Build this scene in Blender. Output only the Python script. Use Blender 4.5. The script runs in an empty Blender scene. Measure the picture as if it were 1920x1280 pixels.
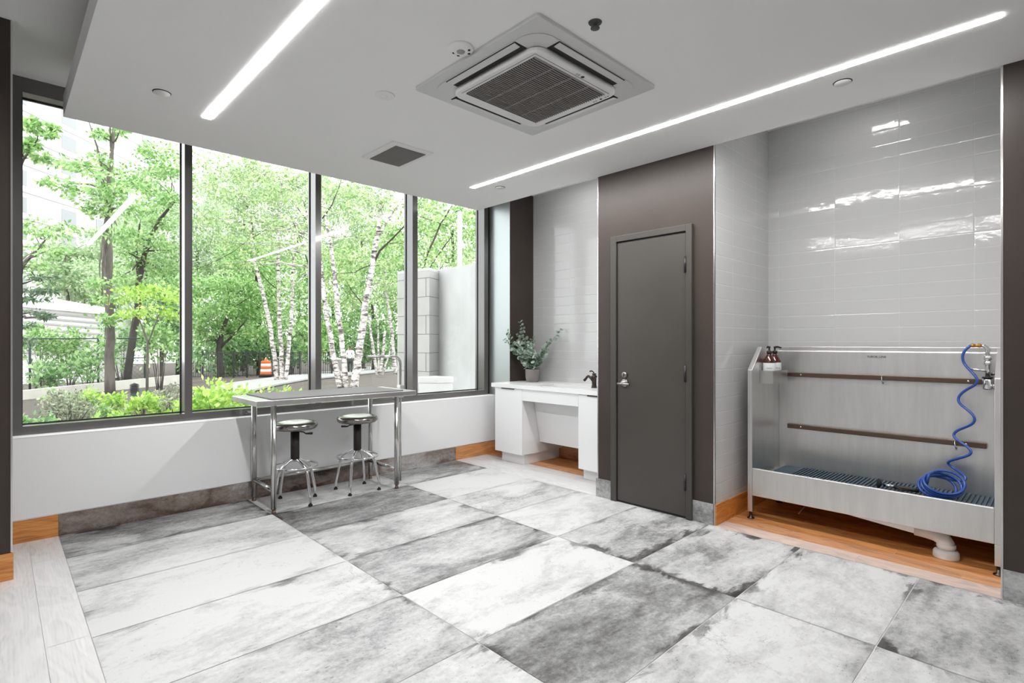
import bpy, bmesh, math, random
import numpy as np
from mathutils import Vector, Matrix
sc = bpy.context.scene
COL = sc.collection
PI = math.pi
random.seed(4)
RNG = np.random.default_rng(11)

# ------------------------------------------------------------------ camera, sky, exposure
F_PX, YAW, HOR, CAM_H = 1003.0, math.radians(46.05), 643.5, 1.29
cd = bpy.data.cameras.new('camera')
cam = bpy.data.objects.new('camera', cd)
COL.objects.link(cam)
cam.location = (0, 0, CAM_H)
cam.rotation_euler = (PI / 2, 0, YAW - PI / 2)      # view direction = (cos YAW.. along +X/+Y)
cd.sensor_width = 36
cd.lens = 36 * F_PX / 1920
cd.shift_y = (HOR - 640) / 1920
cd.clip_end = 400
sc.camera = cam
wd = bpy.data.worlds.new('sky'); sc.world = wd; wd.use_nodes = True
bg = wd.node_tree.nodes['Background']
bg.inputs['Color'].default_value = (0.97, 0.985, 1.0, 1)
bg.inputs['Strength'].default_value = 1.58
sc.view_settings.view_transform = 'Standard'
sc.view_settings.look = 'None'
sc.view_settings.exposure = 1.12
sc.view_settings.gamma = 1.0
sc.cycles.use_denoising = True
STRIP_POWER = 54.0        # radiance of the recessed linear ceiling lamps
ALCOVE_POWER = 19.0       # radiance of the small lamps above the tub and the sink

A0, A1 = math.sin(YAW), math.cos(YAW)
def W(u, v, D):           # the place in the world seen at (u, v) of the 1920x1280 photo, D metres deep
    x = (u - 960) / F_PX * D
    return Vector((x * A0 + D * A1, -x * A1 + D * A0, CAM_H + (HOR - v) / F_PX * D))

# ------------------------------------------------------------------ materials
def lin(c):
    return tuple(((x / 255) / 12.92 if x / 255 <= .04045 else ((x / 255 + .055) / 1.055) ** 2.4) for x in c)
class NT:
    def __init__(s, name):
        s.m = bpy.data.materials.new(name); s.m.use_nodes = True
        s.t = s.m.node_tree; s.t.nodes.clear()
        s.out = s.t.nodes.new('ShaderNodeOutputMaterial')
    def n(s, typ, ins=None, **kw):
        nd = s.t.nodes.new('ShaderNode' + typ)
        for k, v in kw.items(): setattr(nd, k, v)
        for k, v in (ins or {}).items():
            if isinstance(v, bpy.types.NodeSocket): s.t.links.new(v, nd.inputs[k])
            elif isinstance(v, tuple) and len(v) == 3 and nd.inputs[k].type == 'RGBA': nd.inputs[k].default_value = (*v, 1)
            else: nd.inputs[k].default_value = v
        return nd
    def math(s, op, a, b=0.0, c=0.0, clamp=False):
        nd = s.n('Math', {0: a, 1: b, 2: c}, operation=op); nd.use_clamp = clamp
        return nd.outputs[0]
    def ramp(s, fac, stops):
        nd = s.n('ValToRGB', {'Fac': fac}); e = nd.color_ramp.elements
        while len(e) < len(stops): e.new(0.5)
        for i, (p, c) in enumerate(stops):
            e[i].position = p; e[i].color = (*(c if isinstance(c, tuple) else (c, c, c)), 1)
        return nd.outputs['Color']
    def mix(s, fac, a, b):
        nd = s.n('Mix', data_type='RGBA'); ins = nd.inputs
        for i, v in ((0, fac), (6, a), (7, b)):
            if isinstance(v, bpy.types.NodeSocket): s.t.links.new(v, ins[i])
            else: ins[i].default_value = (*v, 1) if isinstance(v, tuple) else v
        return nd.outputs[2]
    def surf(s, shader): s.t.links.new(shader, s.out.inputs['Surface']); return s.m
    def bsdf(s, **ins):
        nd = s.n('BsdfPrincipled', {k.replace('_', ' '): v for k, v in ins.items()})
        return nd.outputs[0]
def plain(name, rgb, rough=.5, metal=0.0, spec=.5, noise=0.0, nscale=8.0, bump=0.0, coat=0.0):
    t = NT(name); c = lin(rgb)
    ins = dict(Roughness=rough, Metallic=metal, Specular_IOR_Level=spec, Coat_Weight=coat, Coat_Roughness=.08)
    co = t.n('TexCoord').outputs['Object']
    n = t.n('TexNoise', {'Vector': co, 'Scale': nscale, 'Detail': 5.0}).outputs['Fac']
    if noise:
        lo = tuple(x * (1 - noise) for x in c); hi = tuple(min(1, x * (1 + noise)) for x in c)
        ins['Base_Color'] = t.ramp(n, [(.3, lo), (.7, hi)])
    else: ins['Base_Color'] = c
    if bump: ins['Normal'] = t.n('Bump', {'Height': n, 'Strength': bump, 'Distance': .01}).outputs[0]
    return t.surf(t.bsdf(**ins))
def emit(name, rgb, strength):
    t = NT(name)
    return t.surf(t.n('Emission', {'Color': rgb, 'Strength': strength}).outputs[0])
def brushed(name, rgb, rough=.3, axis=2, amt=.25):
    """stainless steel with a brushed grain running along one axis and faint water marks"""
    t = NT(name); c = lin(rgb)
    co = t.n('TexCoord').outputs['Object']
    s = [140.0, 140.0, 140.0]; s[axis] = 2.0
    g = t.n('TexNoise', {'Vector': t.n('Mapping', {'Vector': co, 'Scale': tuple(s)}).outputs[0], 'Scale': 1.0, 'Detail': 3.0}).outputs['Fac']
    w = t.n('TexNoise', {'Vector': t.n('Mapping', {'Vector': co, 'Scale': (16, 16, 2.0)}).outputs[0], 'Scale': 1.0, 'Detail': 6.0, 'Roughness': .65}).outputs['Fac']
    col = t.mix(t.math('MULTIPLY', t.ramp(w, [(.35, 0.0), (.7, 1.0)]), amt), c, tuple(x * .55 for x in c))
    r = t.math('ADD', t.math('MULTIPLY', g, .14), rough - .05)
    bp = t.n('Bump', {'Height': g, 'Strength': .06, 'Distance': .002}).outputs[0]
    return t.surf(t.bsdf(Base_Color=col, Metallic=1.0, Roughness=r, Normal=bp))
def subway(name):
    """glossy white ceramic wall tile 0.407 x 0.102, stacked joints, every tile set at a slightly different angle"""
    t = NT(name); uv = t.n('UVMap').outputs[0]
    sp = t.n('SeparateXYZ', {'Vector': uv})
    a = t.math('DIVIDE', sp.outputs[0], .407); b = t.math('DIVIDE', sp.outputs[1], .102)
    fa, fb = t.math('FRACT', a), t.math('FRACT', b)
    cell = t.n('CombineXYZ', {'X': t.math('FLOOR', a), 'Y': t.math('FLOOR', b)}).outputs[0]
    wn = t.n('TexWhiteNoise', {'Vector': cell}); rs = t.n('SeparateColor', {'Color': wn.outputs['Color']})
    ea = t.math('MULTIPLY', t.math('MINIMUM', fa, t.math('SUBTRACT', 1.0, fa)), .407)
    eb = t.math('MULTIPLY', t.math('MINIMUM', fb, t.math('SUBTRACT', 1.0, fb)), .102)
    e = t.math('MINIMUM', ea, eb)
    grout = t.math('LESS_THAN', e, .0010)
    pil = t.math('MULTIPLY', t.math('MINIMUM', e, .006), .12)
    tilt = t.math('ADD', t.math('MULTIPLY', t.math('MULTIPLY', t.math('SUBTRACT', rs.outputs[0], .5), fa), .0030),
                  t.math('MULTIPLY', t.math('MULTIPLY', t.math('SUBTRACT', rs.outputs[1], .5), fb), .0028))
    wav = t.n('TexNoise', {'Vector': uv, 'Scale': 22.0, 'Detail': 2.0}).outputs['Fac']
    h = t.math('ADD', t.math('ADD', pil, tilt), t.math('MULTIPLY', wav, .0007))
    bp = t.n('Bump', {'Height': h, 'Strength': 1.0, 'Distance': 1.0}).outputs[0]
    col = t.mix(grout, lin((198, 198, 198)), lin((212, 212, 212)))
    return t.surf(t.bsdf(Base_Color=col, Roughness=t.math('ADD', .07, t.math('MULTIPLY', grout, .4)), Normal=bp))
def stone_tile(name, brown=0.0):
    """large format weathered concrete-look porcelain; 'tile' attribute: r base tone, g seed, b edge dirt; 'size' attribute: r,g tile size"""
    t = NT(name); uv = t.n('UVMap').outputs[0]
    at = t.n('SeparateColor', {'Color': t.n('Attribute', attribute_name='tile').outputs['Color']})
    sz = t.n('SeparateColor', {'Color': t.n('Attribute', attribute_name='size').outputs['Color']})
    seed = at.outputs[1]
    off = t.n('CombineXYZ', {'X': t.math('MULTIPLY', seed, 371.0), 'Y': t.math('MULTIPLY', seed, 917.0), 'Z': t.math('MULTIPLY', seed, 53.0)}).outputs[0]
    v = t.n('VectorMath', {0: uv, 1: off}, operation='ADD').outputs[0]
    st = t.n('Mapping', {'Vector': v, 'Scale': (1.5, 3.0, 1.0)}).outputs[0]
    n1 = t.n('TexNoise', {'Vector': st, 'Scale': 1.1, 'Detail': 7.0, 'Roughness': .58, 'Distortion': .7}).outputs['Fac']
    n2 = t.n('TexNoise', {'Vector': st, 'Scale': 7.0, 'Detail': 6.0, 'Roughness': .7}).outputs['Fac']
    n3 = t.n('TexNoise', {'Vector': v, 'Scale': 46.0, 'Detail': 4.0, 'Roughness': .7}).outputs['Fac']
    n4 = t.n('TexNoise', {'Vector': v, 'Scale': 3.2, 'Detail': 8.0, 'Roughness': .65, 'Distortion': 1.1}).outputs['Fac']
    sp = t.n('SeparateXYZ', {'Vector': uv})
    d = t.math('MINIMUM', t.math('MINIMUM', sp.outputs[0], t.math('SUBTRACT', sz.outputs[0], sp.outputs[0])),
               t.math('MINIMUM', sp.outputs[1], t.math('SUBTRACT', sz.outputs[1], sp.outputs[1])))
    # dirt that hugs some edges, with a ragged inner border
    nE = t.n('TexNoise', {'Vector': st, 'Scale': 2.0, 'Detail': 9.0, 'Roughness': .66, 'Distortion': .5}).outputs['Fac']
    ed = t.math('ADD', d, t.math('MULTIPLY', t.math('SUBTRACT', nE, .475), .50))
    em = t.n('MapRange', {'Value': ed, 'From Min': .052, 'From Max': -.012, 'To Min': 0.0, 'To Max': 1.0}, interpolation_type='SMOOTHSTEP').outputs[0]
    em = t.math('MULTIPLY', t.math('MULTIPLY', em, t.n('MapRange', {'Value': t.n('TexNoise', {'Vector': v, 'Scale': 2.6, 'Detail': 3.0}).outputs['Fac'], 'From Min': .38, 'From Max': .60}).outputs[0]), at.outputs[2])
    base = t.math('ADD', at.outputs[0], t.math('MULTIPLY', t.math('SUBTRACT', n1, .5), 1.25))
    base = t.math('ADD', base, t.math('MULTIPLY', t.math('SUBTRACT', n2, .5), .60))
    base = t.math('ADD', base, t.math('MULTIPLY', t.math('SUBTRACT', n3, .5), .42))
    base = t.math('SUBTRACT', base, t.math('MULTIPLY', em, t.math('ADD', .22, t.math('MULTIPLY', n3, .62))))
    # thin dark cracks
    cr = t.math('ABSOLUTE', t.math('SUBTRACT', n4, .5))
    cm = t.n('MapRange', {'Value': cr, 'From Min': .006, 'From Max': 0.0}).outputs[0]
    msk = t.n('MapRange', {'Value': t.n('TexNoise', {'Vector': v, 'Scale': 1.7, 'Detail': 1.0}).outputs['Fac'], 'From Min': .56, 'From Max': .66}).outputs[0]
    base = t.math('SUBTRACT', base, t.math('MULTIPLY', t.math('MULTIPLY', cm, msk), .38))
    spk = t.n('MapRange', {'Value': t.n('TexNoise', {'Vector': st, 'Scale': 30.0, 'Detail': 3.0, 'Roughness': .8}).outputs['Fac'], 'From Min': .63, 'From Max': .70}).outputs[0]
    base = t.math('SUBTRACT', base, t.math('MULTIPLY', spk, .34))
    if brown:
        col = t.ramp(base, [(0.0, lin((56, 43, 36))), (.3, lin((104, 88, 77))), (.6, lin((146, 136, 129))), (.85, lin((186, 184, 182)))])
    else:
        col = t.ramp(base, [(0.0, lin((50, 48, 46))), (.22, lin((94, 93, 92))), (.42, lin((140, 140, 140))), (.62, lin((182, 182, 182))), (.86, lin((208, 208, 207)))])
    bp = t.n('Bump', {'Height': n2, 'Strength': .05, 'Distance': .01}).outputs[0]
    return t.surf(t.bsdf(Base_Color=col, Roughness=t.math('ADD', .36, t.math('MULTIPLY', n1, .2)), Specular_IOR_Level=.4, Normal=bp))
def wood(name):
    """oak-look planks; 'tile' attribute: r = 0 pale washed .. 1 orange, g seed; uv x along the plank"""
    t = NT(name); uv = t.n('UVMap').outputs[0]
    at = t.n('SeparateColor', {'Color': t.n('Attribute', attribute_name='tile').outputs['Color']})
    seed = at.outputs[1]
    off = t.n('CombineXYZ', {'X': t.math('MULTIPLY', seed, 311.0), 'Y': t.math('MULTIPLY', seed, 77.0), 'Z': 0.0}).outputs[0]
    v = t.n('VectorMath', {0: uv, 1: off}, operation='ADD').outputs[0]
    w1 = t.n('TexNoise', {'Vector': t.n('Mapping', {'Vector': v, 'Scale': (1.6, 7.0, 1)}).outputs[0], 'Scale': 1.0, 'Detail': 3.0, 'Distortion': 1.2}).outputs['Fac']
    rings = t.math('SINE', t.math('MULTIPLY', w1, 46.0))
    fine = t.n('TexNoise', {'Vector': t.n('Mapping', {'Vector': v, 'Scale': (5, 120, 1)}).outputs[0], 'Scale': 1.0, 'Detail': 4.0}).outputs['Fac']
    g = t.math('ADD', t.math('MULTIPLY', rings, .06), t.math('ADD', t.math('MULTIPLY', fine, .55), t.math('MULTIPLY', w1, .5)))
    pale = t.ramp(g, [(.2, lin((186, 187, 188))), (.5, lin((212, 213, 214))), (.8, lin((226, 226, 227)))])
    orange = t.ramp(g, [(.3, lin((146, 84, 16))), (.52, lin((206, 126, 36))), (.8, lin((230, 164, 80)))])
    col = t.mix(at.outputs[0], pale, orange)
    bp = t.n('Bump', {'Height': fine, 'Strength': .04, 'Distance': .004}).outputs[0]
    return t.surf(t.bsdf(Base_Color=col, Roughness=.42, Specular_IOR_Level=.4, Normal=bp))
def glass(name, tint=(.97, .985, .98), refl=1.0):
    t = NT(name)
    g = t.n('NewGeometry')
    c = t.math('ABSOLUTE', t.n('VectorMath', {0: g.outputs['Normal'], 1: g.outputs['Incoming']}, operation='DOT_PRODUCT').outputs['Value'])
    k = t.math('ADD', .04, t.math('MULTIPLY', .96, t.math('POWER', t.math('SUBTRACT', 1.0, c, clamp=True), 5.0)), clamp=True)
    mx = t.n('MixShader', {0: k, 1: t.n('BsdfTransparent', {'Color': tint}).outputs[0], 2: t.n('BsdfGlossy', {'Color': (1, 1, 1), 'Roughness': 0.0}).outputs[0]})
    return t.surf(mx.outputs[0])
def leaf_mat(name, dark, mid, light, trans=.45):
    t = NT(name)
    r = t.n('NewGeometry').outputs['Random Per Island']
    col = t.ramp(r, [(.0, lin(dark)), (.5, lin(mid)), (1.0, lin(light))])
    d = t.n('BsdfDiffuse', {'Color': col}).outputs[0]
    tr = t.n('BsdfTranslucent', {'Color': col}).outputs[0]
    gl = t.n('BsdfGlossy', {'Color': (1, 1, 1), 'Roughness': .45}).outputs[0]
    m = t.n('MixShader', {0: trans, 1: d, 2: tr}).outputs[0]
    return t.surf(t.n('MixShader', {0: .06, 1: m, 2: gl}).outputs[0])
def bark_mat(name, a, b, sc_=(6, 6, 1.5), birch=False):
    t = NT(name); co = t.n('TexCoord').outputs['Object']
    if birch:
        n = t.n('TexNoise', {'Vector': t.n('Mapping', {'Vector': co, 'Scale': (4, 4, 13)}).outputs[0], 'Scale': 1.0, 'Detail': 6.0, 'Roughness': .7, 'Distortion': .6}).outputs['Fac']
        col = t.ramp(n, [(.36, lin(b)), (.44, lin((120, 112, 108))), (.52, lin(a)), (.8, lin((236, 233, 230)))])
    else:
        n = t.n('TexNoise', {'Vector': t.n('Mapping', {'Vector': co, 'Scale': sc_}).outputs[0], 'Scale': 1.0, 'Detail': 6.0, 'Roughness': .7}).outputs['Fac']
        col = t.ramp(n, [(.3, lin(b)), (.7, lin(a))])
    bp = t.n('Bump', {'Height': n, 'Strength': .4, 'Distance': .03}).outputs[0]
    return t.surf(t.bsdf(Base_Color=col, Roughness=.85, Normal=bp))

M = {}
M['ceil'] = plain('ceiling_paint', (240, 240, 240), .9, spec=.2)
M['white'] = plain('white_wall_paint', (238, 238, 239), .55, spec=.35)
M['ledge'] = plain('white_ledge', (250, 250, 250), .8, spec=.1)
M['brown'] = plain('dark_brown_wall', (60, 51, 46), .42, spec=.4, noise=.08, nscale=3)
M['doorpaint'] = plain('dark_door_paint', (67, 63, 59), .34, spec=.5, noise=.06, nscale=3)
M['alu'] = plain('dark_bronze_aluminium', (84, 81, 79), .24, spec=1.0, coat=.6)
M['gasket'] = plain('black_gasket', (22, 24, 28), .6)
M['chrome'] = plain('chrome', (225, 225, 226), .12, metal=1)
M['satin'] = plain('satin_nickel', (150, 147, 143), .32, metal=1)
M['trim'] = plain('satin_edge_trim', (216, 214, 212), .22, metal=1)
M['steel'] = brushed('brushed_steel', (224, 223, 221), .34, 2, .26)
M['steel_h'] = brushed('brushed_steel_level', (214, 213, 211), .30, 1)
M['tube'] = plain('steel_tube', (205, 204, 202), .2, metal=1)
M['reflbar'] = plain('steel_bar_brown_reflection', (96, 78, 66), .4, metal=.6)  # plain steel bars; the brown wood's reflection is put into their colour
M['black'] = plain('black_plastic', (24, 22, 22), .45)
M['rubber'] = plain('black_rubber', (30, 30, 30), .8)
M['mat'] = plain('grey_rubber_mat', (122, 120, 119), .7, noise=.06, nscale=30)
M['matblue'] = plain('slate_blue_rubber', (62, 80, 93), .6, noise=.1, nscale=20)
M['hose'] = plain('blue_hose', (38, 78, 158), .28, spec=.6)
M['brass'] = plain('brass', (190, 132, 66), .25, metal=1)
M['cab'] = plain('white_gloss_laminate', (234, 234, 235), .14, spec=.5)
M['counter'] = plain('white_quartz', (236, 236, 236), .25)
M['orb'] = plain('dark_bronze_metal', (70, 62, 58), .28, metal=.9)
M['pot'] = plain('grey_clay', (126, 120, 119), .7, noise=.08)
M['soil'] = plain('potting_soil', (40, 32, 26), .95)
M['pvc'] = plain('white_pvc', (226, 226, 225), .35)
M['plastic'] = plain('white_plastic', (230, 230, 229), .4)
M['acwhite'] = plain('air_conditioner_white', (226, 226, 226), .45)
M['acgrey'] = plain('air_conditioner_frame', (206, 206, 206), .45)
M['dark'] = plain('dark_recess', (26, 24, 22), .7)
M['slat'] = plain('grey_slat', (150, 146, 142), .5)
M['lens'] = emit('lit_diffuser', (1.0, .995, .985), STRIP_POWER)
M['lens2'] = emit('lit_alcove_diffuser', (1.0, .995, .985), ALCOVE_POWER)
M['lens3'] = emit('lit_niche_diffuser', (1.0, .995, .985), ALCOVE_POWER * 1.6)
M['subway'] = subway('white_subway_tile')
M['tile'] = stone_tile('concrete_look_tile')
M['browntile'] = stone_tile('brown_concrete_tile', 1.0)
M['wood'] = wood('oak_plank')
M['grout'] = plain('light_grout', (214, 213, 211), .8)
M['glass'] = glass('window_glass')
M['amber'] = plain('amber_bottle', (72, 26, 16), .12, spec=.6)
M['label'] = plain('white_label', (226, 228, 228), .6)
M['ink'] = plain('black_print', (28, 26, 26), .6)
M['greyink'] = plain('grey_print', (110, 110, 110), .6)

# ------------------------------------------------------------------ mesh building
class MB:
    def __init__(s): s.v = []; s.f = []; s.smooth = []
    def add(s, vs, fs, smooth=False):
        o = len(s.v); s.v += [tuple(p) for p in vs]; s.f += [tuple(i + o for i in f) for f in fs]; s.smooth += [smooth] * len(fs); return s
    def box(s, x0, x1, y0, y1, z0, z1):
        v = [(x, y, z) for z in (z0, z1) for y in (y0, y1) for x in (x0, x1)]
        return s.add(v, [(0, 2, 3, 1), (4, 5, 7, 6), (0, 1, 5, 4), (2, 6, 7, 3), (0, 4, 6, 2), (1, 3, 7, 5)])
    def hexa(s, b, t):         # bottom 4 and top 4 corners, both counter-clockwise from above
        return s.add(list(b) + list(t), [(3, 2, 1, 0), (4, 5, 6, 7), (0, 1, 5, 4), (1, 2, 6, 5), (2, 3, 7, 6), (3, 0, 4, 7)])
    def prism(s, poly, a0, a1, axis='y'):     # polygon swept along an axis
        def P(p, a):
            return (p[0], a, p[1]) if axis == 'y' else ((a, p[0], p[1]) if axis == 'x' else (p[0], p[1], a))
        n = len(poly); v = [P(p, a0) for p in poly] + [P(p, a1) for p in poly]
        f = [tuple(range(n)), tuple(range(2 * n - 1, n - 1, -1))] + [(i, n + i, n + (i + 1) % n, (i + 1) % n) for i in range(n)]
        return s.add(v, f)
    def tube(s, pts, r, n=10, caps=True, closed=False):
        pts = [Vector(p) for p in pts]; k = len(pts)
        rs = r if isinstance(r, (list, tuple)) else [r] * k
        up = None; rings = []
        for i, p in enumerate(pts):
            a = pts[(i - 1) % k] if (i or closed) else p
            b = pts[(i + 1) % k] if (i < k - 1 or closed) else p
            t = (b - a).normalized()
            if up is None:
                up = t.orthogonal().normalized()
            up = (up - t * up.dot(t))
            up = up.normalized() if up.length > 1e-6 else t.orthogonal().normalized()
            w = t.cross(up)
            rings.append([p + (up * math.cos(2 * PI * j / n) + w * math.sin(2 * PI * j / n)) * rs[i] for j in range(n)])
        v = [q for rg in rings for q in rg]; f = []
        for i in range(k if closed else k - 1):
            i2 = (i + 1) % k
            for j in range(n): f.append((i * n + j, i * n + (j + 1) % n, i2 * n + (j + 1) % n, i2 * n + j))
        s.add(v, f, True)
        if caps and not closed:
            s.add(rings[0], [tuple(range(n - 1, -1, -1))]); s.add(rings[-1], [tuple(range(n))])
        return s
    def cyl(s, p, q, r, n=20): return s.tube([p, q], r, n)
    def lathe(s, prof, c=(0, 0, 0), n=28, axis=Vector((0, 0, 1))):      # profile of (radius, height)
        axis = Vector(axis).normalized(); u = axis.orthogonal().normalized(); w = axis.cross(u); c = Vector(c)
        v = [c + axis * h + (u * math.cos(2 * PI * j / n) + w * math.sin(2 * PI * j / n)) * max(r, 1e-5) for r, h in prof for j in range(n)]
        f = [(i * n + j, i * n + (j + 1) % n, (i + 1) * n + (j + 1) % n, (i + 1) * n + j) for i in range(len(prof) - 1) for j in range(n)]
        return s.add(v, f, True)
    def build(s, name, mat, parent=None, bevel=0.0, seg=2, weld=False):
        me = bpy.data.meshes.new(name); me.from_pydata(s.v, [], s.f)
        me.polygons.foreach_set('use_smooth', s.smooth)
        if weld or True in s.smooth:
            bm = bmesh.new(); bm.from_mesh(me); bmesh.ops.remove_doubles(bm, verts=bm.verts, dist=1e-6)
            bmesh.ops.recalc_face_normals(bm, faces=bm.faces); bm.to_mesh(me); bm.free()
        me.materials.append(mat); me.update()
        o = bpy.data.objects.new(name, me); COL.objects.link(o)
        if bevel:
            b = o.modifiers.new('bevel', 'BEVEL'); b.width = bevel; b.segments = seg; b.limit_method = 'ANGLE'
        if parent: child(o, parent)
        return o
def child(o, parent):
    o.parent = parent
    root = parent
    off = Vector(parent.location)
    while root.parent: root = root.parent; off = Vector(root.location) if True else off
    # parts are modelled in world coordinates; undo the parent's place
    bpy_m = Matrix.Translation(Vector(parent['_w']) if '_w' in parent else Vector((0, 0, 0)))
    o.matrix_parent_inverse = bpy_m.inverted()
    o['_w'] = (0.0, 0.0, 0.0)
    return o
def thing(name, label, cat, loc=(0, 0, 0), group=None):
    o = bpy.data.objects.new(name, None); COL.objects.link(o); o.location = loc; o.empty_display_size = .1
    o['label'] = label; o['category'] = cat; o['_w'] = tuple(float(x) for x in loc)
    if group: o['group'] = group
    return o
def tag(o, label, cat, group=None, kind=None):
    o['label'] = label; o['category'] = cat
    if group: o['group'] = group
    if kind: o['kind'] = kind
    return o
def struct(o, label=None):
    o['kind'] = 'structure'
    if label: o['label'] = label
    return o
def dup(root, loc, label, group=None):
    r = root.copy(); COL.objects.link(r); r.location = loc; r['label'] = label
    if group: r['group'] = group
    for ch in list(root.children):
        c = ch.copy(); COL.objects.link(c); c.parent = r
        for g in list(ch.children):
            d = g.copy(); COL.objects.link(d); d.parent = c
    return r
def tiles(name, mat, quads, gap=.0024, z=0.0):
    """floor finish: every quad (x0,x1,y0,y1,tone,seed,dirt,along) a face with its own local uv in metres"""
    v, f, uv, ta, sa = [], [], [], [], []
    for (x0, x1, y0, y1, tone, seed, dirt, along) in quads:
        o = len(v); a, b, c, d = x0 + gap, x1 - gap, y0 + gap, y1 - gap
        v += [(a, c, z), (b, c, z), (b, d, z), (a, d, z)]; f.append((o, o + 1, o + 2, o + 3))
        w, h = b - a, d - c
        uv += [(0, 0), (w, 0), (w, h), (0, h)] if along == 'x' else [(0, 0), (0, w), (h, w), (h, 0)]
        ta += [(tone, seed, dirt, 1)] * 4; sa += [(w, h, 0, 1) if along == 'x' else (h, w, 0, 1)] * 4
    me = bpy.data.meshes.new(name); me.from_pydata(v, [], f)
    attrs(me, uv, ta, sa); me.materials.append(mat)
    o = bpy.data.objects.new(name, me); COL.objects.link(o); return o
def attrs(me, uv, ta, sa):
    u = me.uv_layers.new(name='UVMap'); u.data.foreach_set('uv', [c for p in uv for c in p])
    for nm, arr in (('tile', ta), ('size', sa)):
        a = me.color_attributes.new(nm, 'FLOAT_COLOR', 'CORNER'); a.data.foreach_set('color', [c for p in arr for c in p])
def face_box(name, mat, x0, x1, y0, y1, z0, z1, tone=.5, seed=.1, dirt=0.0, parent=None, u0=0.0, v0=0.0):
    """a box whose faces carry uv in metres (x or y across, z up) and the tile attributes"""
    me = bpy.data.meshes.new(name); mb = MB().box(x0, x1, y0, y1, z0, z1)
    me.from_pydata(mb.v, [], mb.f); uv = []; ta = []; sa = []
    for p in me.polygons:
        n = p.normal
        for li in p.loop_indices:
            c = me.vertices[me.loops[li].vertex_index].co
            if abs(n.z) > .5: uv.append((c.x - x0, c.y - y0))
            elif abs(n.x) > .5: uv.append((c.y - y0 + u0, c.z - z0 + v0))
            else: uv.append((c.x - x0 + u0, c.z - z0 + v0))
            ta.append((tone, seed, dirt, 1)); sa.append((max(x1 - x0, y1 - y0), z1 - z0, 0, 1))
    attrs(me, uv, ta, sa); me.materials.append(mat)
    o = bpy.data.objects.new(name, me); COL.objects.link(o)
    if parent: child(o, parent)
    return o
def lettering(name, text, size, loc, rot, mat, parent, depth=.0004):
    c = bpy.data.curves.new(name, 'FONT'); c.body = text; c.size = size; c.extrude = depth
    c.align_x = 'CENTER'; c.align_y = 'CENTER'; c.materials.append(mat)
    t = bpy.data.objects.new(name, c); COL.objects.link(t); t.location = loc; t.rotation_euler = rot
    t = to_mesh(t); child(t, parent); return t
def to_mesh(o):
    bpy.context.view_layer.update()
    me = bpy.data.meshes.new_from_object(o.evaluated_get(bpy.context.evaluated_depsgraph_get()))
    n = bpy.data.objects.new(o.name, me); n.matrix_world = o.matrix_world.copy(); nm = o.name
    c = o.data; bpy.data.objects.remove(o); bpy.data.curves.remove(c); n.name = nm; COL.objects.link(n); return n

# ================================================================== ROOM
XD, YW, ZC, ZU = 3.663, 4.69, 2.695, 3.055      # door wall, window wall, dropped ceiling, upper ceiling
TX = [.299, 1.498, 2.700, 3.655]
XA = 4.64                                        # back wall of the two alcoves
YF = 4.80                                        # face of the window frames
YB, XL = -3.0, -2.6                              # far ends of the room behind the photographer

struct(MB().box(XL - .1, XA + .1, YB - .1, 4.95, -.12, -.002).build('floor', M['grout']), 'slab under the floor tiles')
rows = [-3.0, -2.435, -1.835, -1.235, -.635, -.035, .565, 1.165, 1.765, 2.365, 2.965, 3.565, 4.165, 4.69]
tones = {  # row (from the one ending at .565 on) : tones of the three columns
    5: (.70, .70, .64), 6: (.74, .80, .68), 7: (.66, .44, .62), 8: (.62, .84, .56), 9: (.86, .52, .84), 10: (.86, .62, .70), 11: (.72, .40, .88), 12: (.44, .70, .50)}
dirts = {5: (.6, .8, .9), 6: (.7, .9, 1.0), 7: (.9, .8, 1.0), 8: (.8, .9, .8), 9: (.8, .9, .3), 10: (.6, .6, .4), 11: (.5, .8, .3), 12: (.8, .6, .6)}
q = []
for r in range(len(rows) - 1):
    for c in range(3):
        tn = tones.get(r, (.66, .6, .63))[c]; dt = dirts.get(r, (.7, .7, .7))[c]
        q.append((TX[c], TX[c + 1], rows[r], rows[r + 1], tn, ((r * 7 + c * 13) % 29) / 29 + .013 * c, dt, 'x'))
struct(tiles('floor', M['tile'], q), 'large grey weathered concrete-look floor tiles')
q = []
x = TX[0]; k = 0
while x > XL:                                    # planks left of the tiles, running towards the window
    y = YB - (k * .37) % .9; k += 1; j = 0
    while y < 4.69:
        y2 = min(y + 1.2, 4.69); last = y2 >= 4.6
        q.append((max(x - .151, XL), x, max(y, YB), y2, .05 if not last else .10, (k * .173 + j * .31) % 1, 0, 'y')); y = y2; j += 1
    x -= .151
for (y0, y1, orange) in ((.225, 1.738, (.38, .80, .90, .92, .95, .98, 1.0)), (2.75, 4.69, (.03, .04, .10, .80, .9, .9, .95))):
    x = TX[3]; k = 0
    while x < XA:
        y = y0 - (k * .47 + .25) % .8; j = 0
        while y < y1:
            y2 = min(y + .9, y1)
            if y2 > y0: q.append((x, min(x + .151, XA), max(y, y0), y2, orange[min(k, 6)], (k * .271 + j * .37 + y0 * .1) % 1, 0, 'y'))
            y = y2; j += 1
        x += .151; k += 1
struct(tiles('floor', M['wood'], q, gap=.0009), 'oak-look floor planks beside the tiles and in the alcoves')

# ceilings
cl = MB().box(TX[0], XD, YB, 4.32, ZC, 2.825).build('ceiling', M['ceil']); struct(cl, 'dropped white ceiling slab')
struct(MB().box(XL - .1, XA + .1, YB - .1, 4.97, ZU, ZU + .12).build('ceiling', M['ceil']), 'upper ceiling above the dropped slab')
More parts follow.
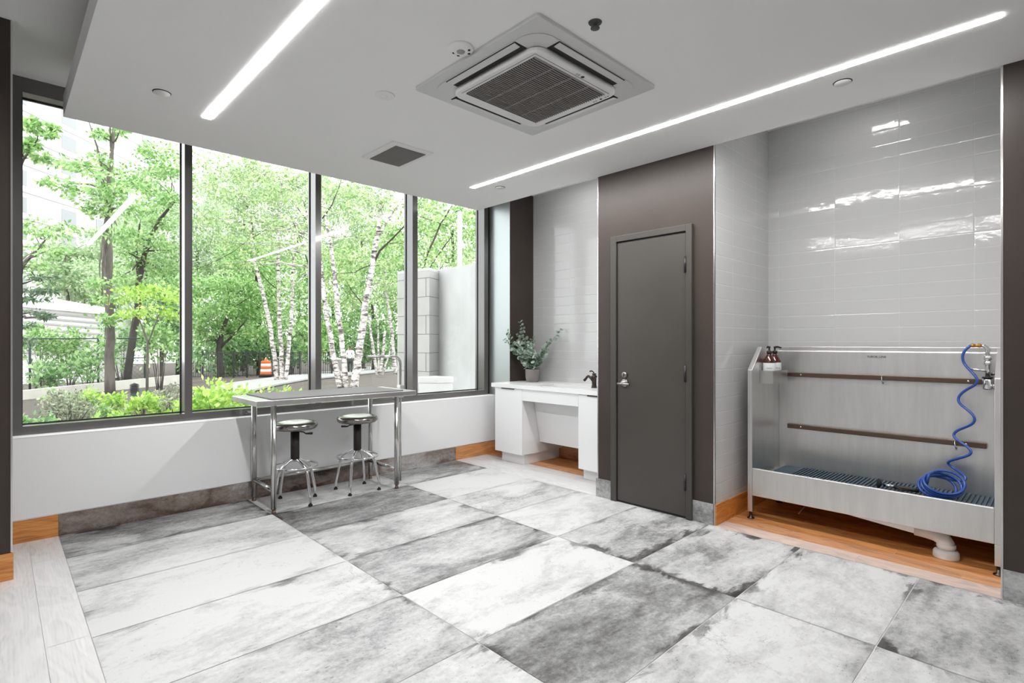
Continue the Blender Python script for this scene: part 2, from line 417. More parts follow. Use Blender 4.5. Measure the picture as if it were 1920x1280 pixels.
# walls
struct(MB().box(-.9, XA + .1, YW, 4.95, .150, .677).build('wall_window', M['white'], bevel=.002), 'low white wall under the window')
struct(MB().box(-.9, XA + .1, YW - .002, 4.95, .677, .682).build('trim_1', M['ledge']), 'white window ledge')
struct(MB().box(-.9, XA + .1, YW + .004, 4.95, -.1, .146).build('wall_window', M['dark']))
struct(MB().box(XL, .062, 4.005, 4.95, 0, ZU).build('wall_column', M['brown']), 'dark brown column left of the window')
struct(MB().box(XD, XA + .1, 1.738, 2.75, 0, ZU).build('wall_door', M['brown']), 'dark brown wall around the door')
struct(MB().box(XD, XA + .1, YB, .225, 0, ZU).build('wall_right', M['brown']), 'dark brown wall right of the tub')
struct(MB().box(XL - .1, XL, YB, 4.95, 0, ZU).build('wall_left', M['white']))
struct(MB().box(XL, XD, YB - .1, YB, 0, ZU).build('wall_back', M['white']))
struct(face_box('wall_tub_back', M['subway'], XA, XA + .1, .225, 1.738, 0, ZU, u0=-.036 - .163, v0=.02), 'glossy white tile wall behind the tub')
struct(face_box('wall_tub_left', M['subway'], XD + .002, XA, 1.730, 1.739, 0, ZU, u0=.11, v0=.02), 'glossy white tile left of the tub')
struct(face_box('wall_tub_right', M['subway'], XD + .002, XA, .224, .233, 0, ZU, u0=.11, v0=.02))
struct(face_box('wall_sink_back', M['subway'], XA, XA + .1, 2.75, 4.95, 0, ZU, u0=.1, v0=.02), 'glossy white tile wall behind the sink')
struct(face_box('wall_sink_right', M['subway'], XD + .002, XA, 2.749, 2.757, 0, ZU, v0=.02))
struct(MB().box(4.2505, 4.2545, 4.447, 4.7995, .683, ZU).build('trim_7', plain('metal_panel_window_reflection', (168, 174, 174), .3, metal=.75)), 'metal panel beside the window, grey from its painted-in reflection')  # window's reflection on the pier side is put into this added panel's colour
struct(MB().box(4.255, XA, 4.445, 4.95, .677, ZU).build('wall_pier', M['brown']), 'dark brown pier between window and sink')
# edge trims
for i, (x, y) in enumerate(((XD - .002, 1.735), (XD - .002, .228), (XD - .002, 2.7525))):
    struct(MB().box(x, x + .012, y - .005, y + .005, .15 if i != 2 else .15, ZC).build('trim_%d' % (i + 2), M['trim'], bevel=.001))
struct(MB().box(.056, .064, 4.000, 4.008, .15, ZU).build('trim_5', M['trim']))
struct(MB().box(.07, 4.25, YW - .003, YW + .003, .146, .151).build('trim_6', M['trim']), 'thin metal trim above the skirting')
# skirting
segs = [('wood', .064, TX[0], .93, .21), ('browntile', TX[0] + .001, TX[1], .56, .13), ('browntile', TX[1] + .002, TX[2], .46, .47), ('browntile', TX[2] + .002, 3.655, .66, .81), ('wood', 3.656, XA, .88, .67)]
for m, x0, x1, tone, seed in segs:
    struct(face_box('baseboard_window', M[m], x0, x1, YW - .004, YW + .02, 0, .1455, tone, seed, .8), 'skirting under the window wall')
struct(face_box('baseboard_column', M['wood'], XL, .068, 3.995, 4.006, 0, .146, .92, .55), 'orange wood skirting at the column')
for y0, y1, sd in ((2.612, 2.765, .3), (1.738, 1.897, .7)):
    struct(face_box('baseboard_door', M['tile'], XD - .011, XD + .01, y0, y1, 0, .150, .50, sd, .0), 'grey tile skirting beside the door')
struct(face_box('baseboard_right', M['tile'], XD - .011, XD + .01, YB, .223, 0, .150, .50, .9, .0), 'grey tile skirting on the brown wall')
struct(face_box('baseboard_tub', M['wood'], XD + .004, XA, 1.720, 1.732, 0, .146, .96, .33), 'wood skirting beside the tub')
struct(face_box('baseboard_tub', M['wood'], XA - .012, XA + .01, .225, 1.738, 0, .146, .98, .43))
struct(face_box('baseboard_sink', M['wood'], XA - .012, XA + .01, 2.75, 4.445, 0, .146, .80, .53), 'wood skirting under the sink')

# ------------------------------------------------------------------ windows: four fixed panes in dark frames
XM = [(.062, .122), (1.063, 1.116), (2.115, 2.170), (3.168, 3.231), (4.170, 4.231)]
ZB, ZT = .739, 2.955
for i in range(4):
    a, b = XM[i], XM[i + 1]
    xa = a[0] if i == 0 else (a[0] + a[1]) / 2
    xb = b[1] if i == 3 else (b[0] + b[1]) / 2
    mb = MB()
    mb.box(xa, a[1], YF, 4.965, .682, ZU).box(b[0], xb, YF, 4.965, .682, ZU)
    mb.box(a[1], b[0], YF, 4.965, .682, ZB).box(a[1], b[0], YF, 4.965, ZT, ZU)
    w = struct(mb.build('window_%d' % (i + 1), M['alu']), 'dark metal window frame with one tall pane')
    child(MB().box(a[1], b[0], 4.929, 4.935, ZB, ZT).build('pane', M['glass']), w)
    g = MB(); x0, x1 = a[1], b[0]
    g.box(x0, x0 + .007, 4.918, 4.929, ZB, ZT).box(x1 - .007, x1, 4.918, 4.929, ZB, ZT).box(x0, x1, 4.918, 4.929, ZB, ZB + .007).box(x0, x1, 4.918, 4.929, ZT - .007, ZT)
    child(g.build('gasket', M['gasket']), w)

# ------------------------------------------------------------------ door
d = struct(MB().box(XD - .012, XD + .02, 1.947, 2.545, .016, 2.108).build('door_1', M['doorpaint'], bevel=.002), 'dark flush metal door')
child(MB().box(XD - .006, XD + .01, 1.938, 2.554, .0, 2.117).build('gap', M['gasket']), d)
fr = MB().box(XD - .026, XD + .01, 2.552, 2.606, 0, 2.163).box(XD - .026, XD + .01, 1.892, 1.940, 0, 2.163).box(XD - .026, XD + .01, 1.940, 2.552, 2.115, 2.163)
child(fr.build('frame', M['doorpaint'], bevel=.003), d)
for z in (1.868, 1.068, .270):
    h = MB().box(XD - .022, XD - .010, 1.926, 1.956, z - .057, z + .057).cyl((XD - .026, 1.943, z - .06), (XD - .026, 1.943, z + .06), .0085, 12)
    child(h.build('hinge', M['black']), d)
hd = MB().lathe([(.0, .0), (.032, .0), (.032, .008), (.028, .012), (.014, .013), (.0115, .05), (.0, .05)], (XD - .012, 2.474, .972), axis=(-1, 0, 0))
hd.tube([(XD - .058, 2.515, .966), (XD - .058, 2.474, .966), (XD - .058, 2.405, .964)], [.009, .0095, .009], 12)
child(hd.build('handle', M['satin']), d)
lk = MB().lathe([(.0, .0), (.024, .0), (.024, .012), (.018, .018), (.0, .018)], (XD - .012, 2.474, 1.036), axis=(-1, 0, 0)).box(XD - .044, XD - .028, 2.470, 2.478, 1.022, 1.050)
child(lk.build('deadbolt', M['satin']), d)

# ------------------------------------------------------------------ recessed linear ceiling lamps
for x0, x1, lab in ((.921, .970, 'long slim lit ceiling strip nearer the left ceiling edge'), (3.071, 3.120, 'long slim lit ceiling strip running towards the door wall')):
    for ya, yb, lb in ((.194, 3.730, lab),):
        t = thing('linear_ceiling_lamp', lb, 'ceiling lamp', ((x0 + x1) / 2, (ya + yb) / 2, ZC), 'lit ceiling strips')
        MB().box(x0 - .003, x1 + .003, ya - .003, yb + .003, ZC - .0006, ZC + .03).build('housing', M['acwhite'], t)
        MB().box(x0, x1, ya, yb, ZC - .0020, ZC - .0007).build('diffuser', M['lens'], t)
for (xx, yy, lab, grp) in ((4.12, .98, 'small lit lamp above the washing tub', 1), (4.16, 3.55, 'small lit lamp above the sink counter', 2)):
    t = thing('alcove_ceiling_lamp', lab, 'ceiling lamp', (xx, yy, ZU))
    MB().box(xx - .05, xx + .05, yy - .13, yy + .13, ZU - .02, ZU - .001).build('housing', M['acwhite'], t)
    MB().box(xx - .04, xx + .04, yy - .12, yy + .12, ZU - .026, ZU - .0205).build('diffuser', M['lens2' if grp == 1 else 'lens3'], t)

# ------------------------------------------------------------------ ceiling air conditioner
def rrect(cx, cy, hx, hy, r, n=6):
    p = []
    for sx, sy, a in ((1, 1, 0), (-1, 1, PI / 2), (-1, -1, PI), (1, -1, 3 * PI / 2)):
        for i in range(n + 1):
            t = a + PI / 2 * i / n
            p.append((cx + sx * (hx - r) + r * math.cos(t), cy + sy * (hy - r) + r * math.sin(t)))
    return p
ac = thing('ceiling_air_conditioner', 'square white air conditioner set in the ceiling', 'air conditioner', (2.12, 2.02, ZC))
CX, CY = 2.12, 2.02
MB().prism(rrect(CX, CY, .468, .466, .02), ZC - .016, ZC + .01, 'z').build('outer_panel', M['acgrey'], ac, bevel=.003)
MB().prism(rrect(CX, CY, .408, .408, .11), ZC - .020, ZC - .0162, 'z').build('trim_ring', M['acgrey'], ac, bevel=.0015)
MB().prism(rrect(CX, CY, .328, .328, .07), ZC - .046, ZC - .0202, 'z').build('inner_panel', M['acwhite'], ac, bevel=.008, seg=3)
for k in range(4):
    R = Matrix.Translation((CX, CY, 0)) @ Matrix.Rotation(k * PI / 2, 4, 'Z')
    sl = [R @ Vector(p) for p in ((-.262, .3285, ZC - .0216), (.262, .3285, ZC - .0216), (.262, .4065, ZC - .0216), (-.262, .4065, ZC - .0216))]
    MB().hexa(sl, [p + Vector((0, 0, .0015)) for p in sl]).build('air_slot', M['dark'], ac)
    b = [R @ Vector(p) for p in ((-.256, .368, ZC - .030), (.256, .368, ZC - .030), (.256, .402, ZC - .0255), (-.256, .402, ZC - .0255))]
    MB().hexa(b, [p + Vector((0, 0, .004)) for p in b]).build('louver_flap', M['acgrey'], ac, bevel=.001)
gx0, gx1, gy0, gy1 = 1.838, 2.388, 1.752, 2.262
MB().box(gx0, gx1, gy0, gy1, ZC - .0475, ZC - .0461).build('grille_recess', M['dark'], ac)
g = MB(); n = 34
for i in range(n + 1):
    y = gy0 + (gy1 - gy0) * i / n
    g.box(gx0, gx1, y - .0021, y + .0021, ZC - .0530, ZC - .0477)
for i in range(1, 4):
    x = gx0 + (gx1 - gx0) * i / 4
    g.box(x - .002, x + .002, gy0, gy1, ZC - .0532, ZC - .0477)
g.build('grille', M['slat'], ac)
m = MB().box(gx0 - .015, gx1 + .015, gy0 - .022, gy0 - .019, ZC - .0470, ZC - .0461).box(gx0 - .018, gx0 - .015, gy0 - .02, gy1 + .02, ZC - .0470, ZC - .0461)
m.build('seam', M['greyink'], ac)
MB().cyl((2.155, 1.716, ZC - .0472), (2.155, 1.716, ZC - .0460), .010, 20).build('badge', M['ink'], ac)
lettering('lettering', 'LG', .022, (2.118, 1.716, ZC - .0468), (PI, 0, 0), M['greyink'], ac)
ind = MB().cyl((2.422, 1.800, ZC - .0472), (2.422, 1.800, ZC - .0460), .007, 14)
ind.build('indicator', M['ink'], ac)
for y in (1.768, 1.752, 1.832, 1.848): MB().box(2.419, 2.425, y - .005, y + .005, ZC - .0470, ZC - .0460).build('mark', M['greyink'], ac)

# exhaust grille
t = thing('ceiling_exhaust_grille', 'square white ceiling vent with dark mesh near the window', 'ceiling vent', (2.15, 3.46, ZC))
MB().prism(rrect(2.152, 3.462, .172, .222, .006), ZC - .009, ZC + .01, 'z').build('frame', M['plastic'], t, bevel=.003)
MB().box(2.033, 2.285, 3.292, 3.655, ZC - .0105, ZC - .0092).build('recess', M['dark'], t)
g = MB()
for i in range(26): x = 2.036 + .246 * i / 25; g.box(x - .0022, x + .0022, 3.292, 3.655, ZC - .0135, ZC - .0107)
for i in range(36): y = 3.295 + .357 * i / 35; g.box(2.033, 2.285, y - .0022, y + .0022, ZC - .0137, ZC - .0109)
g.build('mesh_grille', plain('dark_grille', (128, 126, 124), .6), t)
# detectors
t = thing('smoke_detector', 'white round ceiling detector with small sensor holes beside the air conditioner', 'detector', (1.590, 2.0, ZC))
MB().lathe([(.060, .0), (.062, .004), (.057, .012), (.034, .019), (.0, .019)], (1.590, 2.0, ZC), axis=(0, 0, -1)).build('body', M['plastic'], t)
for a, r in ((-1.0, .040), (-.25, .042), (2.0, .038), (1.2, .040)):
    px, py = 1.590 + r * math.cos(a), 2.0 + r * math.sin(a)
    MB().cyl((px, py, ZC - .0185), (px, py, ZC - .011), .007, 12).build('sensor', M['dark'], t)
MB().lathe([(.0, .0), (.020, .0), (.018, .004), (.0, .005)], (1.590, 2.0, ZC - .019), axis=(0, 0, -1)).build('lens', M['slat'], t)
t = thing('motion_sensor', 'plain white round ceiling sensor between two ceiling vents', 'detector', (1.583, 2.68, ZC))
MB().lathe([(.054, .0), (.056, .003), (.050, .007), (.0, .008)], (1.583, 2.68, ZC), axis=(0, 0, -1)).build('body', M['plastic'], t)
MB().lathe([(.018, .0), (.016, .003), (.010, .006), (.0, .007)], (1.583, 2.68, ZC - .008), axis=(0, 0, -1)).build('lens', M['plastic'], t)
for (x, y, lab) in ((.668, 3.52, 'flat white sprinkler cover left of the left ceiling strip'), (3.280, .838, 'flat white sprinkler cover in front of the tiled tub alcove'), (3.268, 3.545, 'flat white sprinkler cover near the window end of the right strip')):
    c = MB().lathe([(.034, .0014), (.034, .003), (.041, .0034), (.041, .0050), (.0, .0056)], (x, y, ZC), axis=(0, 0, -1)).build('sprinkler_cover', M['plastic'])
    MB().lathe([(.0, .0), (.0455, .0), (.0455, .0012), (.0, .0012)], (x, y, ZC - .0002), axis=(0, 0, -1)).build('gap', M['dark'], c)
    tag(c, lab, 'sprinkler', 'sprinkler covers in the ceiling')
c = MB().lathe([(.030, .0), (.028, .004), (.012, .006), (.010, .022), (.020, .024), (.020, .027), (.0, .027)], (1.888, 1.434, ZC), axis=(0, 0, -1)).build('fire_sprinkler', plain('grey_sprinkler', (70, 70, 70), .5))
tag(c, 'small dark sprinkler head in the ceiling beside the air conditioner', 'sprinkler')

# ------------------------------------------------------------------ grooming table, mat, arm, stools
TZ = .868
t = thing('steel_work_table', 'narrow stainless steel table standing at the window', 'table', (2.04, 4.39, 0))
c4 = [(1.362, 4.085), (2.712, 4.052), (2.720, 4.655), (1.370, 4.680)]
MB().hexa([(x, y, TZ - .042) for x, y in c4], [(x, y, TZ) for x, y in c4]).build('tabletop', M['steel_h'], t, bevel=.004)
for x, y in ((1.513, 4.172), (1.524, 4.632), (2.566, 4.142), (2.572, 4.618)):
    lg = MB().cyl((x, y, .035), (x, y, TZ - .042), .0205, 20).build('leg', M['tube'], t)
    MB().lathe([(.0, .0), (.016, .0), (.019, .008), (.013, .014), (.013, .036), (.0, .036)], (x, y, 0)).build('foot', plain('bronze_foot', (110, 92, 80), .4, metal=.6), lg)
MB().cyl((1.515, 4.18, .170), (1.523, 4.62, .170), .016, 16).build('side_rail', M['tube'], t)
MB().cyl((2.566, 4.16, .170), (2.571, 4.605, .170), .016, 16).build('side_rail', M['tube'], t)
MB().cyl((1.53, 4.632, .170), (2.565, 4.620, .170), .016, 16).build('back_rail', M['tube'], t)
mm = MB().hexa([(1.475, 4.100, TZ + .0005), (2.60, 4.082, TZ + .0005), (2.60, 4.640, TZ + .0005), (1.475, 4.665, TZ + .0005)], [(1.475, 4.100, TZ + .010), (2.60, 4.082, TZ + .010), (2.60, 4.640, TZ + .010), (1.475, 4.665, TZ + .010)]).build('table_mat', M['mat'], bevel=.003)
tag(mm, 'long flat grey rubber mat lying on the steel table', 'mat')
a = thing('grooming_arm', 'chrome bent grooming arm clamped to the table end', 'grooming arm', (2.742, 4.36, 0))
pts = [(2.742, 4.36, .0), (2.742, 4.36, .60), (2.742, 4.36, 1.08)]
for i in range(7):
    th = PI / 2 * i / 6; pts.append((2.742 - .075 + .075 * math.cos(th), 4.36, 1.095 + .075 * math.sin(th)))
pts.append((2.395, 4.36, 1.170))
MB().tube(pts, [.010] * 2 + [.0125] * (len(pts) - 2), 14).build('pole', M['tube'], a)
MB().box(2.722, 2.765, 4.33, 4.39, TZ + .001, TZ + .03).box(2.742 + .0, 2.765, 4.34, 4.38, TZ - .085, TZ + .01).box(2.66, 2.765, 4.345, 4.375, TZ - .085, TZ - .075).build('clamp', M['steel_h'], a, bevel=.003)
MB().cyl((2.69, 4.36, TZ - .10), (2.69, 4.36, TZ - .043), .005, 10).lathe([(.0, .0), (.022, .0), (.024, .006), (.0, .010)], (2.69, 4.36, TZ - .105)).build('clamp_knob', M['black'], a)

def make_stool(loc, ang, label):
    x, y = loc
    s = thing('work_stool', label, 'stool', (x, y, 0), 'round steel stools at the table')
    s.rotation_euler = (0, 0, 0)
    ZS = .635
    MB().lathe([(.0, -.004), (.09, .000), (.125, .012), (.150, .018), (.168, .010), (.175, -.008), (.172, -.024), (.160, -.036), (.130, -.042), (.06, -.042), (.0, -.042)], (x, y, ZS), 40).build('seat', plain('polished_steel', (150, 146, 142), .22, metal=1), s)
    MB().lathe([(.0, .0), (.045, .0), (.045, -.006), (.028, -.02), (.022, -.04), (.022, -.06), (.0, -.06)], (x, y, ZS - .0425)).build('seat_bracket', M['black'], s)
    MB().lathe([(.0, .0), (.030, .0), (.034, .004), (.034, .230), (.0, .230)], (x, y, .350)).build('gas_lift', plain('black_sleeve', (30, 22, 20), .5), s)
    lv = MB().tube([(x + .02 * math.cos(ang), y + .02 * math.sin(ang), ZS - .058), (x + .07 * math.cos(ang), y + .07 * math.sin(ang), ZS - .066), (x + .085 * math.cos(ang), y + .085 * math.sin(ang), ZS - .078)], .005, 8)
    lv.tube([(x + .085 * math.cos(ang), y + .085 * math.sin(ang), ZS - .078), (x + .14 * math.cos(ang), y + .14 * math.sin(ang), ZS - .076)], [.006, .010], 8)
    lv.build('lever', M['black'], s)
    for k in range(4):
        th = ang + PI / 2 * k + .1
        th = STA + PI / 2 * k
        dx, dy = math.cos(th), math.sin(th)
        P = lambda r, z: (x + dx * r, y + dy * r, z)
        lg = MB().tube([P(.012, .352), P(.035, .348), P(.075, .330), P(.125, .298), P(.150, .262), P(.168, .18), P(.186, .10), P(.192, .075), P(.193, .012)], .0125, 12).build('leg', M['chrome'], s)
        MB().lathe([(.0, .0), (.0165, .0), (.0165, .010), (.014, .014), (.0, .014)], (*P(.193, 0)[:2], 0.0)).build('foot_cap', M['rubber'], lg)
    MB().tube([(x + .172 * math.cos(2 * PI * i / 40), y + .172 * math.sin(2 * PI * i / 40), .300) for i in range(40)], .0085, 10, closed=True).build('foot_ring', M['chrome'], s)
    return s
STA = math.radians(-76)
make_stool((1.747, 4.352), math.radians(-42), 'round steel stool under the table end farther from the sink')
STA = math.radians(-46)
make_stool((2.295, 4.347), math.radians(138), 'round steel stool under the table end nearer the sink')

# ------------------------------------------------------------------ sink counter
CT = .852; XF = 3.962
ct = thing('sink_counter', 'white quartz counter with undermount sink in the tiled niche', 'counter', (4.2, 3.6, .81))
hx0, hx1, hy0, hy1 = 4.06, 4.34, 3.31, 3.86
cb = MB()
for (x0, x1, y0, y1) in ((XF, XA, 2.76, hy0), (XF, XA, hy1, 4.443), (XF, hx0, hy0, hy1), (hx1, XA, hy0, hy1)): cb.box(x0, x1, y0, y1, .810, CT)
cb.build('countertop', M['counter'], ct, weld=True)
bs = MB().box(hx0 - .01, hx1 + .01, hy0 - .01, hy0, .69, .8095).box(hx0 - .01, hx1 + .01, hy1, hy1 + .01, .69, .8095).box(hx0 - .01, hx0, hy0, hy1, .69, .8095).box(hx1, hx1 + .01, hy0, hy1, .69, .8095).box(hx0, hx1, hy0, hy1, .69, .70)
bs.build('basin', M['steel_h'], ct)
cu = thing('base_cabinet', 'white glossy cabinet under the counter beside the window wall', 'cabinet', (4.2, 4.2, 0), 'sink cabinets')
MB().box(XF + .032, XA - .02, 3.972, 4.388, .112, .809).build('carcass', M['cab'], cu)
MB().box(XF + .010, XF + .030, 3.970, 4.390, .112, .804).build('door', M['cab'], cu, bevel=.002)
MB().box(XF + .004, XF + .030, 4.085, 4.282, .8045, .8085).box(XF + .002, XF + .006, 4.085, 4.282, .797, .8085).build('pull', M['black'], cu)
MB().box(XF + .080, XA - .03, 4.008, 4.35, 0, .1115).build('plinth', M['cab'], cu)
cu = thing('base_cabinet', 'white glossy cabinet under the counter beside the dark door wall', 'cabinet', (4.2, 3.0, 0), 'sink cabinets')
MB().box(XF + .032, XA - .02, 2.765, 3.212, .104, .809).build('carcass', M['cab'], cu)
MB().box(XF + .010, XF + .030, 2.765, 3.214, .104, .804).build('door', M['cab'], cu, bevel=.002)
MB().box(XF + .004, XF + .030, 2.90, 3.104, .8045, .8085).box(XF + .002, XF + .006, 2.90, 3.104, .797, .8085).build('pull', M['black'], cu)
MB().box(XF + .085, XA - .03, 2.77, 3.21, 0, .1035).build('plinth', M['cab'], cu)
ap = thing('sink_apron', 'white apron and sloping knee panel between the two sink cabinets', 'panel', (4.1, 3.6, .2))
MB().box(XF + .012, XF + .030, 3.218, 3.968, .689, .8085).build('apron_board', M['cab'], ap, bevel=.0015)
MB().prism([(4.155, .665), (4.172, .665), (4.262, .225), (4.245, .225)], 3.217, 3.968, 'y').build('knee_panel', M['cab'], ap, bevel=.001)
fa = thing('bathroom_faucet', 'small dark bronze faucet on the counter edge', 'faucet', (4.24, 3.232, CT))
FX, FY = 4.24, 3.232
MB().lathe([(.0, .0), (.030, .0), (.030, .006), (.026, .010), (.026, .018), (.023, .03), (.023, .098), (.026, .102), (.030, .108), (.028, .118), (.018, .124), (.018, .132), (.024, .136), (.022, .142), (.0, .144)], (FX, FY, CT)).build('body', M['orb'], fa)
sp = [(FX, FY + .018 + .105 * t_, CT + .070 + .030 * math.sin(min(1, t_ * 1.25) * PI * .62) * 1.5 - (.045 * max(0, t_ - .55) / .45)) for t_ in [i / 10 for i in range(11)]]
MB().tube(sp, [.012] * 8 + [.013, .014, .0145], 12).build('spout', M['orb'], fa)
MB().tube([(FX, FY, CT + .14), (FX - .002, FY + .012, CT + .158), (FX - .004, FY + .03, CT + .166), (FX - .006, FY + .048, CT + .160)], [.006, .006, .007, .009], 10).build('handle', M['orb'], fa)

# potted eucalyptus
pp = thing('potted_eucalyptus', 'potted eucalyptus in a grey pot on the white counter', 'plant', (4.395, 4.225, CT))
PX, PY = 4.395, 4.222
MB().lathe([(.0, .0), (.062, .0), (.070, .006), (.079, .05), (.083, .140), (.083, .146), (.077, .146), (.074, .120), (.0, .120)], (PX, PY, CT), 36).build('pot', M['pot'], pp)
MB().lathe([(.0, .0), (.074, .0)], (PX, PY, CT + .122)).build('soil', M['soil'], pp)
stems = [((-.5, .90), .46, .40), ((-.15, .25), .56, .12), ((-.62, .55), .36, .30), ((.55, -.75), .47, .30), ((.3, -.5), .34, .18), ((-.3, -.2), .30, .16), ((-.5, .1), .33, .2), ((-.1, .6), .42, .22), ((.1, .1), .38, .06), ((-.5, -.5), .26, .2), ((.0, .9), .28, .3)]
sm = MB(); lf = MB(); rr = random.Random(5)
for (dx, dy), h, lean in stems:
    l = math.hypot(dx, dy); dx, dy = dx / l, dy / l
    pts = [Vector((PX + dx * lean * (s_ ** 1.3) + .02 * dx, PY + dy * lean * (s_ ** 1.3) + .02 * dy, CT + .12 + h * s_)) for s_ in [i / 14 for i in range(15)]]
    # keep the twigs in front of the pier and wall
    pts = [Vector((min(p.x, 4.60), min(p.y, 4.425), p.z)) for p in pts]
    sm.tube(pts, [.0028 - .0016 * i / 14 for i in range(15)], 6)
    for i in range(2, 15):
        tt = (pts[i] - pts[i - 1]).normalized()
        for sd in range(4):
            ang = rr.uniform(0, 2 * PI)
            u = tt.orthogonal().normalized(); wv = tt.cross(u)
            dr = (u * math.cos(ang) + wv * math.sin(ang) + tt * rr.uniform(.1, .9)).normalized()
            sz = rr.uniform(.042, .062) * (1 - .5 * (i / 14) ** 2)
            n_ = dr.cross(Vector((rr.uniform(-1, 1), rr.uniform(-1, 1), rr.uniform(-1, 1)))).normalized()
            base = pts[i]
            ring = [base + dr * (.006 + sz * (1 - math.cos(2 * PI * j / 8)) / 2 * 1.1) + n_ * (sz * .46 * math.sin(2 * PI * j / 8)) for j in range(8)]
            for p in ring:
                p.x = min(p.x, 4.625); p.y = min(p.y, 4.438)
            lf.add(ring, [tuple(range(8))])
sm.build('stems', plain('green_stem', (92, 96, 70), .7), pp)
lf.build('foliage', leaf_mat('eucalyptus_leaf', (84, 110, 88), (146, 168, 148), (210, 222, 212), .25), pp)

# ------------------------------------------------------------------ dog washing tub
T0, T1, TY0, TY1 = 4.000, 4.600, .246, 1.640       # front, back, right end, left end
tb = thing('dog_wash_tub', 'large stainless steel dog washing tub in the tiled alcove', 'washing tub', (4.3, .95, 0))
prof = [(T0, .17), (T0, 1.094), (T0 + .185, 1.264), (T1, 1.264), (T1, .17)]
MB().prism(prof, TY1 - .034, TY1, 'y').build('side_panel', M['steel'], tb, bevel=.003)
MB().prism(prof, TY0, TY0 + .034, 'y').build('side_panel', M['steel'], tb, bevel=.003)
MB().box(T0, T0 + .022, TY0 + .034, TY1 - .034, .172, .374).build('front_apron', M['steel'], tb, bevel=.004)
MB().prism([(4.530, .27), (T1, .27), (T1, 1.264), (4.545, 1.264), (4.545, 1.232), (4.530, 1.228)], TY0 + .034, TY1 - .034, 'y').build('back_panel', M['steel'], tb, bevel=.002)
MB().prism([(TY0 + .034, .262), (TY1 - .034, .290), (TY1 - .034, .215), (1.18, .160), (.66, .112), (.56, .112), (.46, .190), (TY0 + .034, .20)], T0 + .10, 4.529, 'x').build('basin', M['steel_h'], tb)
for y0 in (TY0, TY1 - .034):
    for xx in (T0, T1 - .036):
        lg = MB().box(xx, xx + .036, y0, y0 + .034, .052, .1695).build('leg', M['steel'], tb, bevel=.002)
        MB().lathe([(.0, .0), (.026, .0), (.024, .006), (.010, .010), (.010, .052), (.0, .052)], (xx + .018, y0 + .017, 0)).build('foot', M['orb'], lg)
for z, y0 in ((1.046, .34), (.640, .352)):
    br = MB().box(4.500, 4.5285, y0, 1.535, z - .017, z + .017).build('tether_bar', M['reflbar'], tb, bevel=.003)
    for yy in (y0 + .10, 1.535 - .10): MB().lathe([(.0, .0), (.007, .0), (.006, .003), (.0, .004)], (4.4995, yy, z), 12, (-1, 0, 0)).build('bolt', M['chrome'], br)
lettering('lettering', 'TUBOR_LINE', .020, (4.5275, .945, 1.193), (PI / 2, 0, -PI / 2), M['ink'], tb)
for (y, z, lab) in ((.905, 1.029, 'small metal snap ring on the upper tub rail'), (.505, .623, 'small metal snap ring on the lower tub rail behind the hose')):
    r = MB().tube([(4.514 + .024 * math.sin(2 * PI * i / 20), y + .004 * math.cos(2 * PI * i / 20), z + .003 + .030 * math.cos(2 * PI * i / 20)) for i in range(20)], .0035, 8, closed=True).build('tether_ring', M['chrome'])
    tag(r, lab, 'ring', 'tether rings on the tub rails')
# ribbed mats in the tub
def ribbed(y0, y1, lab):
    m = MB().box(4.06, 4.522, y0, y1, .292, .316)
    k = int((y1 - y0) / .022)
    for i in range(k):
        y = y0 + (i + .5) * (y1 - y0) / k
        m.box(4.062, 4.520, y - .0055, y + .0055, .316, .325)
    o = m.build('tub_mat', M['matblue']); tag(o, lab, 'mat', 'slate blue ribbed tub mats'); return o
ribbed(.285, .90, 'slate blue ribbed mat in the tub under the coiled hose')
ribbed(.905, 1.43, 'slate blue ribbed mat in the tub under the soap holder end')
o = MB().box(4.20, 4.522, 1.432, 1.56, .300, .318).build('tub_mat', M['matblue'], bevel=.003); tag(o, 'short flat slate blue mat end piece at the soap holder end of the tub', 'mat', 'slate blue ribbed tub mats')

